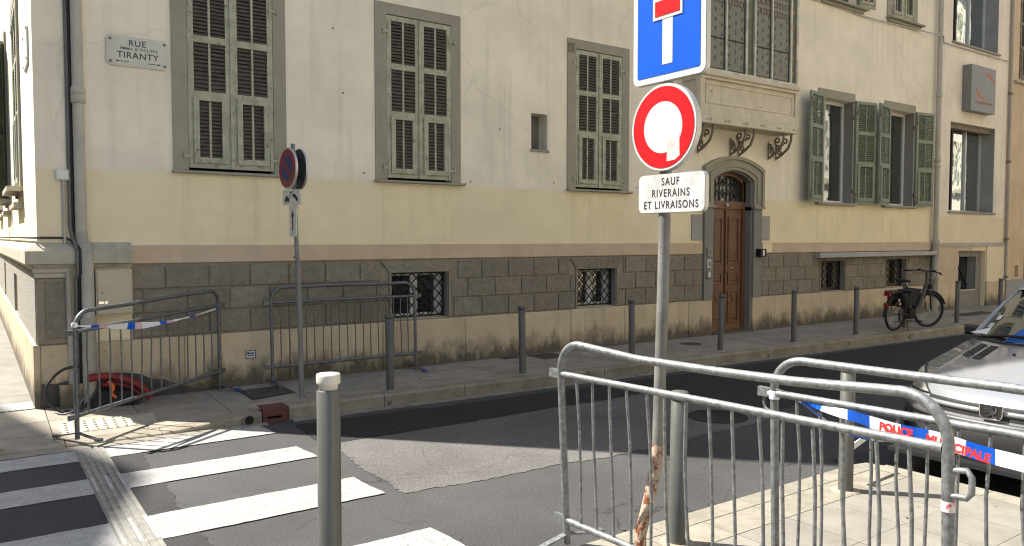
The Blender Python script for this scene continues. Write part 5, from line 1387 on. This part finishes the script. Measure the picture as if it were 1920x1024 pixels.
m = MB(); m.tube([(.46,-.065,.33),(.0,-.07,RW+.04)], .006, 5); m.tube([(.46,-.065,.25),(.0,-.07,RW-.03)], .006, 5); m.tube([(.0,-.07,RW),(.02,-.08,.20)], .02, 6); m.build('chain', 'bag_black', bk)

# ------------------------------------------------------------------ parked car (nose towards the camera)
CX, CY = 5.74, -6.43
car = thing('parked_car', 'silver grey hatchback with a lion badge parked in the bay at the right', 'car', (CX, CY, 0), R(1.0))
# rows of the front shell: z, a0 (distance from the nose), bulge back at the side, half width, drop of z at the side
ROWS = [(.20,.10,.40,.74,.00),(.32,.035,.44,.80,.00),(.44,.0,.46,.815,.0),(.515,.015,.47,.815,.0),(.585,.03,.48,.81,.0),(.635,.045,.50,.80,.012),
        (.690,.10,.47,.79,.0),(.745,.21,.42,.775,.0),(.798,.38,.38,.76,.008),(.852,.58,.38,.745,.018),(.905,.80,.40,.735,.02),(.955,1.02,.42,.72,.02)]
def cub(p0, p1, p2, p3, t): return .5 * ((2*p1) + (p2-p0)*t + (2*p0-5*p1+4*p2-p3)*t*t + (3*p1-p0-3*p2+p3)*t*t*t)
def rowat(r):
    n = len(ROWS) - 1; i = int(clamp(math.floor(r), 0, n - 1)); t = r - i
    g = lambda k: ROWS[int(clamp(k, 0, n))]
    return [cub(g(i-1)[k], g(i)[k], g(i+1)[k], g(i+2)[k], t) for k in range(5)]
def S(t, r, off=0.0):
    z, a0, bu, w_, dr = rowat(r)
    crease = .0
    if r > 6: crease = .012 * math.exp(-((abs(t) - .72) / .10) ** 2) * sstep(6, 7.5, r) * (1 - .5 * sstep(9.5, 11, r))
    p = Vector((a0 + bu * abs(t) ** 2.9, w_ * t, z - dr * abs(t) ** 2.4 + crease))
    if off:
        e = .01; n = ((S(t + e, r) - S(t - e, r)).cross(S(t, r + e) - S(t, r - e))).normalized()
        if n.dot(p - Vector((1.6, 0, .35))) < 0: n = -n
        p = p + n * off
    return p
def patch(mb, t0, t1, r0, r1, nt, nr, off=0.0, smooth=True):
    v = [S(lerp(t0, t1, i / nt), lerp(r0, r1, j / nr), off) for j in range(nr + 1) for i in range(nt + 1)]
    mb.add(v, [(j*(nt+1)+i, j*(nt+1)+i+1, (j+1)*(nt+1)+i+1, (j+1)*(nt+1)+i) for j in range(nr) for i in range(nt)], smooth)
    return mb
NR = len(ROWS) - 1
hood = patch(MB(), -1, 1, 5.2, NR, 48, 50).build('bonnet', 'car_paint', car)
patch(MB(), -1, 1, 2.55, 5.2, 48, 16).build('bumper', 'car_paint', car)
patch(MB(), -1, 1, 0, 2.55, 48, 14).build('lower_bumper', 'car_trim', car)
# body sides, roof, glass as lofted strips
def strip_mesh(secs, mat, name, parent=car, smooth=True):
    m = MB(); K = len(secs[0])
    m.add([p for s in secs for p in s], [(i*K+k, i*K+k+1, (i+1)*K+k+1, (i+1)*K+k) for i in range(len(secs)-1) for k in range(K-1)], smooth)
    return m.build(name, mat, parent)
for s in (-1, 1):
    secs = []
    for k in range(15):
        r = lerp(2.55, NR, k / 14); p = S(s, r); secs.append((p, Vector((p.x + .12, s * .822, p.z - .05)), Vector((p.x + .15, s * .826, .55 if p.z > .6 else p.z - .06)), Vector((p.x + .15, s * .81, .22))))
    # wing: from the shell edge back to the door, arch left open by a dark liner
    top = [S(s, lerp(2.0, NR, k / 20)) for k in range(21)]
    m = MB(); V0 = []
    for p in top:
        for j in range(5):
            f = j / 4; zz = lerp(p.z, .24, f); yy = lerp(abs(p.y), .826 if f > .15 else abs(p.y) + .02, min(1, f * 3)); V0.append((p.x + .02 * f, s * yy, zz))
    m.add(V0, [(i*5+k, i*5+k+1, (i+1)*5+k+1, (i+1)*5+k) for i in range(20) for k in range(4)], True)
    m.build('wing', 'car_paint', car)
    prof = [(1.44,.925),(1.9,.90),(2.6,.91),(3.3,.93),(3.7,.92),(3.82,.80),(3.83,.45),(3.75,.24)]
    secs = [[(a, s * (.72 if a < 1.6 else .745 if a < 3.5 else .70), z) , (a, s * .80 if a < 3.6 else s * .76, z - .07), (a, s * .828 if a < 3.6 else s * .78, min(.60, z - .1)), (a, s * .815 if a < 3.6 else s * .77, .22)] for a, z in prof]
    strip_mesh(secs, 'car_paint', 'side_panel')
    for a in (.78, 3.22):
        w_ = MB(); w_.tube([(a, s * .70, .30), (a, s * .845, .30)], .295, 28)
        o = w_.build('wheel', 'tyre', car)
        s0 = MB(); s0.lathe([(.20, 0), (.19, .02), (.10, .03), (.03, .045), (.0005, .046)], 24); s0.xf(Matrix.Translation((a, s * .845, .30)) @ Matrix.Rotation(R(-90 * s), 4, 'X')); s0.build('rim', 'rim', o)
    # side glass and pillars
    G = [[(1.50, s*.715, .935), (1.95, s*.60, 1.30)], [(2.1, s*.745, .93), (2.2, s*.60, 1.355)], [(3.3, s*.74, .945), (3.2, s*.58, 1.34)], [(3.70, s*.66, .94), (3.45, s*.55, 1.27)]]
    strip_mesh(G, 'glass_car', 'side_window')
    MB().tube([S(s * .99, NR, .01) + Vector((0, 0, .0)), Vector((1.72, s * .655, 1.15)), Vector((2.02, s * .585, 1.335)), Vector((2.5, s * .575, 1.385)), Vector((3.2, s * .56, 1.365))], [.030, .028, .028, .025, .022], 8).build('pillar', 'car_paint', car)
    m = MB(); m.bbox(-.06, .06, -.03, .04, -.04, .045, .02); m.xf(Matrix.Translation((1.60, s * .815, .975)) @ Matrix.Rotation(R(-90), 4, 'Z')); m.build('mirror', 'car_black', car)
    MB().tube([(1.62, s*.74, .95), (1.62, s*.86, .98)], .02, 6).build('mirror_arm', 'car_black', car)
# windscreen between the cowl and the roof edge
ns = 16; ws = []
for k in range(9):
    f = k / 8
    ws.append([Vector((lerp(S(t, NR).x, 1.86 + .14 * abs(t) ** 2, f), lerp(.715, .585, f) * t, lerp(S(t, NR).z + .005, 1.375 - .04 * t * t, f) + .03 * math.sin(math.pi * f))) for t in [lerp(-.985, .985, i / ns) for i in range(ns + 1)]])
wsc = strip_mesh(ws, 'glass_car', 'windscreen')
roof = [[Vector((a, .585 * t * (1 if a < 3 else .95), z - .045 * t * t)) for t in [lerp(-1, 1, i / 8) for i in range(9)]] for a, z in ((1.88,1.378),(2.2,1.42),(2.7,1.43),(3.2,1.405),(3.45,1.36))]
strip_mesh(roof, 'car_paint', 'roof')
strip_mesh([[Vector((3.45, .56 * t, 1.36 - .045*t*t)) for t in (-1,-.5,0,.5,1)], [Vector((3.72, .66 * t, .95)) for t in (-1,-.5,0,.5,1)]], 'glass_car', 'rear_window')
strip_mesh([[Vector((3.72, .68 * t, .95)) for t in (-1,-.5,0,.5,1)], [Vector((3.83, .72 * t, .70)) for t in (-1,-.5,0,.5,1)], [Vector((3.82, .72 * t, .25)) for t in (-1,-.5,0,.5,1)]], 'car_paint', 'tailgate')
MB().box(.3, 3.7, -.74, .74, .17, .24).build('floor', 'car_black', car)
MB().box(1.5, 3.6, -.68, .68, .25, .90).build('cabin', 'car_black', car)
# blue sunshade and papers behind the glass
strip_mesh([[Vector((lerp(1.26, 1.80, f), y, lerp(.945, 1.27, f)) ) for y in (-.60,-.3,.0,.22 - .25 * f)] for f in (0, .5, 1)], 'sunshade_blue', 'sunshade') if False else None
shade = MB(); vv = []
for f in (0.0, .25, .5, .75, 1.0):
    for t in (-.9, -.6, -.3, .1 - .06 * f, .50 - .62 * f):
        k = f * 8 * .92; i0 = min(7, int(k)); fr = k - i0
        c0 = lambda row, t_: row[int(round((t_ + .985) / 1.97 * ns))]
        p = c0(ws[i0], t).lerp(c0(ws[i0 + 1], t), fr); vv.append(p + Vector((-.004, 0, .006)))
shade.add(vv, [(i*5+k, i*5+k+1, (i+1)*5+k+1, (i+1)*5+k) for i in range(4) for k in range(4)]); shade.build('sunshade', 'sunshade_blue', wsc)
def on_glass(f, t): 
    k = f * 8; i0 = min(7, int(k)); fr = k - i0; u = (t + .985) / 1.97 * ns; j = min(ns - 1, int(u)); g = u - j
    return ws[i0][j].lerp(ws[i0][j+1], g).lerp(ws[i0+1][j].lerp(ws[i0+1][j+1], g), fr)
for (f0, f1, t0, t1, mt) in ((.30, .38, .78, .86, 'paper'), (.16, .24, .80, .90, 'sticker_pale')):
    m = MB(); m.add([on_glass(f, t) + Vector((-.003, 0, .005)) for f, t in ((f0, t0), (f0, t1), (f1, t1), (f1, t0))], [(0,1,2,3)]); m.build('windscreen_sticker', mt, wsc)
m = MB(); c = on_glass(.06, .86); m.add([c + Vector((-.02,.10,.01)), c + Vector((-.04,-.06,.008)), c + Vector((.0,-.16,.015)), c + Vector((.05,-.12,.07)), c + Vector((.04,-.03,.055))], [(0,1,2,3,4)]); m.build('parking_ticket', 'paper', car)
# wipers, vents, jets
m = MB(); m.tube([S(.86, NR, .02), S(.45, NR, .035) + Vector((.03, 0, .02)), S(-.1, NR, .03) + Vector((.07, 0, .035))], .012, 6); m.tube([S(.05, NR, .02), S(-.4, NR, .035) + Vector((.03,0,.02)), S(-.85, NR, .03) + Vector((.05,0,.03))], .012, 6); m.build('wiper', 'car_black', car)
patch(MB(), -.96, .96, NR - .22, NR + .0, 24, 2, .006).build('scuttle', 'car_black', car)
for (t0, t1) in ((.60, .695), (.465, .56)):
    o = MB(); patch(o, t0, t1, 9.1, 10.45, 6, 6, .004); o = o.build('bonnet_vent', 'car_black', hood)
    fr_ = MB()
    for k in range(5): rr = lerp(9.5, 10.35, k / 4); fr_.tube([S(t0 + .012, rr, .006), S(t1 - .012, rr, .006)], .004, 4)
    fr_.build('vent_slat', 'car_trim', o)
MB().lathe([(.012, 0), (.012, .01), (.0005, .014)], 8, tuple(S(.22, 9.9, .0))).build('washer_jet', 'car_black', hood)
# grille slots, badge, lamps
patch(MB(), -.60, .60, 4.35, 4.95, 40, 3, .003).build('grille_slot', 'car_black', car)
patch(MB(), -.66, .66, 3.35, 3.75, 40, 3, .003).build('grille_slot', 'car_black', car)
m = MB(); m.tube([S(lerp(-.62, .62, k / 24), 4.05, .004) for k in range(25)], .019, 8); m.build('grille_bar', 'car_paint', car)
m = MB(); m.tube([S(lerp(-.98, .98, k / 40), 2.75, .004) for k in range(41)], .026, 8); m.build('rubbing_strip', 'car_trim', car)
bd = [(-.075, .045), (-.07, -.03), (-.055, -.052), (.055, -.052), (.07, -.03), (.075, .045)]
def BF(a, b, d): 
    q = S(0, 4.1); return (q.x - .024 - d, -a, q.z + .005 + b)
badge = MB().prism(bd, BF, .0, .012).build('badge_shield', 'car_black', car)
MB().tube([BF(a, b, .012) for a, b in bd], .006, 6).build('badge_rim', 'chrome', badge)
lion = [(-.012,.038),(.006,.042),(.016,.034),(.014,.022),(.022,.012),(.024,-.004),(.020,-.016),(.026,-.03),(.034,-.034),(.034,-.040),(.016,-.040),(.012,-.026),(.004,-.018),(-.004,-.028),(-.012,-.034),(-.024,-.036),(-.024,-.030),(-.012,-.024),(-.008,-.012),(-.014,-.006),(-.030,-.010),(-.036,-.006),(-.032,.000),(-.018,.004),(-.016,.010),(-.034,.012),(-.038,.018),(-.030,.022),(-.016,.020),(-.020,.030)]
MB().prism([(-a, b) for a, b in lion][::-1], lambda a, b, d: BF(-a, b, d), .012, .018).build('lion_badge', 'chrome', badge)
MB().tube([BF(.022, -.008, .015), BF(.034, .0, .015), BF(.036, .016, .015), BF(.030, .026, .015), BF(.038, .032, .015)], .0035, 5).build('lion_tail', 'chrome', badge)
def quad_patch(c00, c10, c11, c01, n, off):
    v = []
    for j in range(n + 1):
        for i in range(n + 1):
            u, w_ = i / n, j / n
            t = (1-u)*(1-w_)*c00[0] + u*(1-w_)*c10[0] + u*w_*c11[0] + (1-u)*w_*c01[0]; r = (1-u)*(1-w_)*c00[1] + u*(1-w_)*c10[1] + u*w_*c11[1] + (1-u)*w_*c01[1]
            v.append(S(t, r, off))
    return MB().add(v, [(j*(n+1)+i, j*(n+1)+i+1, (j+1)*(n+1)+i+1, (j+1)*(n+1)+i) for j in range(n) for i in range(n)], True)
for s in (-1, 1):
    C = ((s*.60, 5.0), (s*1.0, 4.6), (s*1.0, 7.6), (s*.82, 6.7))
    o = quad_patch(*C, 10, .006).build('headlight', 'glass_lamp', car)
    m = MB(); ed = []
    for (p, q) in ((0,1),(1,2),(2,3),(3,0)):
        for k in range(8): ed.append(S(lerp(C[p][0], C[q][0], k/8), lerp(C[p][1], C[q][1], k/8), .008))
    m.tube(ed, .006, 5, True); m.build('lamp_edge', 'car_black', o)
MB().box(-.0, .30, -.72, .72, .17, .2).build('air_dam', 'car_black', car)
# fallen bits at the bollard: amber reflector and a white strip
rf = thing('reflector_strip', 'small amber reflector with a white strip behind the corner bollard', 'reflector', (4.78, -5.93, .34))
MB().tube([(0, 0, .04), (0, -.012, .04)], .035, 14).build('amber_disc', 'lamp_amber', rf)
MB().obox((.20, .03, .03), (.20, .03, .025), (.0, .004, 0), (0, 0, .022)).build('white_strip', 'tape_white', rf)

# ------------------------------------------------------------------ dry leaves, gum and scraps on the ground
lr = random.Random(5); m = MB()
def scrap(x, y, z, r):
    a = lr.uniform(0, 6.28); n = 5
    m.add([(x + r * lr.uniform(.5, 1.2) * math.cos(a + k * 1.257), y + r * lr.uniform(.4, .9) * math.sin(a + k * 1.257), z + lr.uniform(.001, .006)) for k in range(n)], [tuple(range(n))])
for k in range(70):
    x = lr.uniform(1.5, 18); y = lr.choice((-.06 - abs(lr.gauss(0, .06)), lr.uniform(-1.3, -.1))); scrap(x, y, sz(x, y), lr.uniform(.008, .03))
for k in range(50):
    x = lr.uniform(2.5, 16); scrap(x, kerbY(x) - abs(lr.gauss(.05, .05)) - .01, .012, lr.uniform(.008, .03))
for k in range(45): scrap(lr.uniform(2.6, 5.2), lr.uniform(-8, -6.15), .14, lr.uniform(.006, .016))
for k in range(40): scrap(lr.uniform(.2, 7), lr.uniform(-5.6, -1.9), .010, lr.uniform(.006, .018))
o = m.build('ground_litter', 'litter', None, 'stuff'); tag(o, 'dry leaf scraps and gum spots scattered over pavement and road', 'litter')
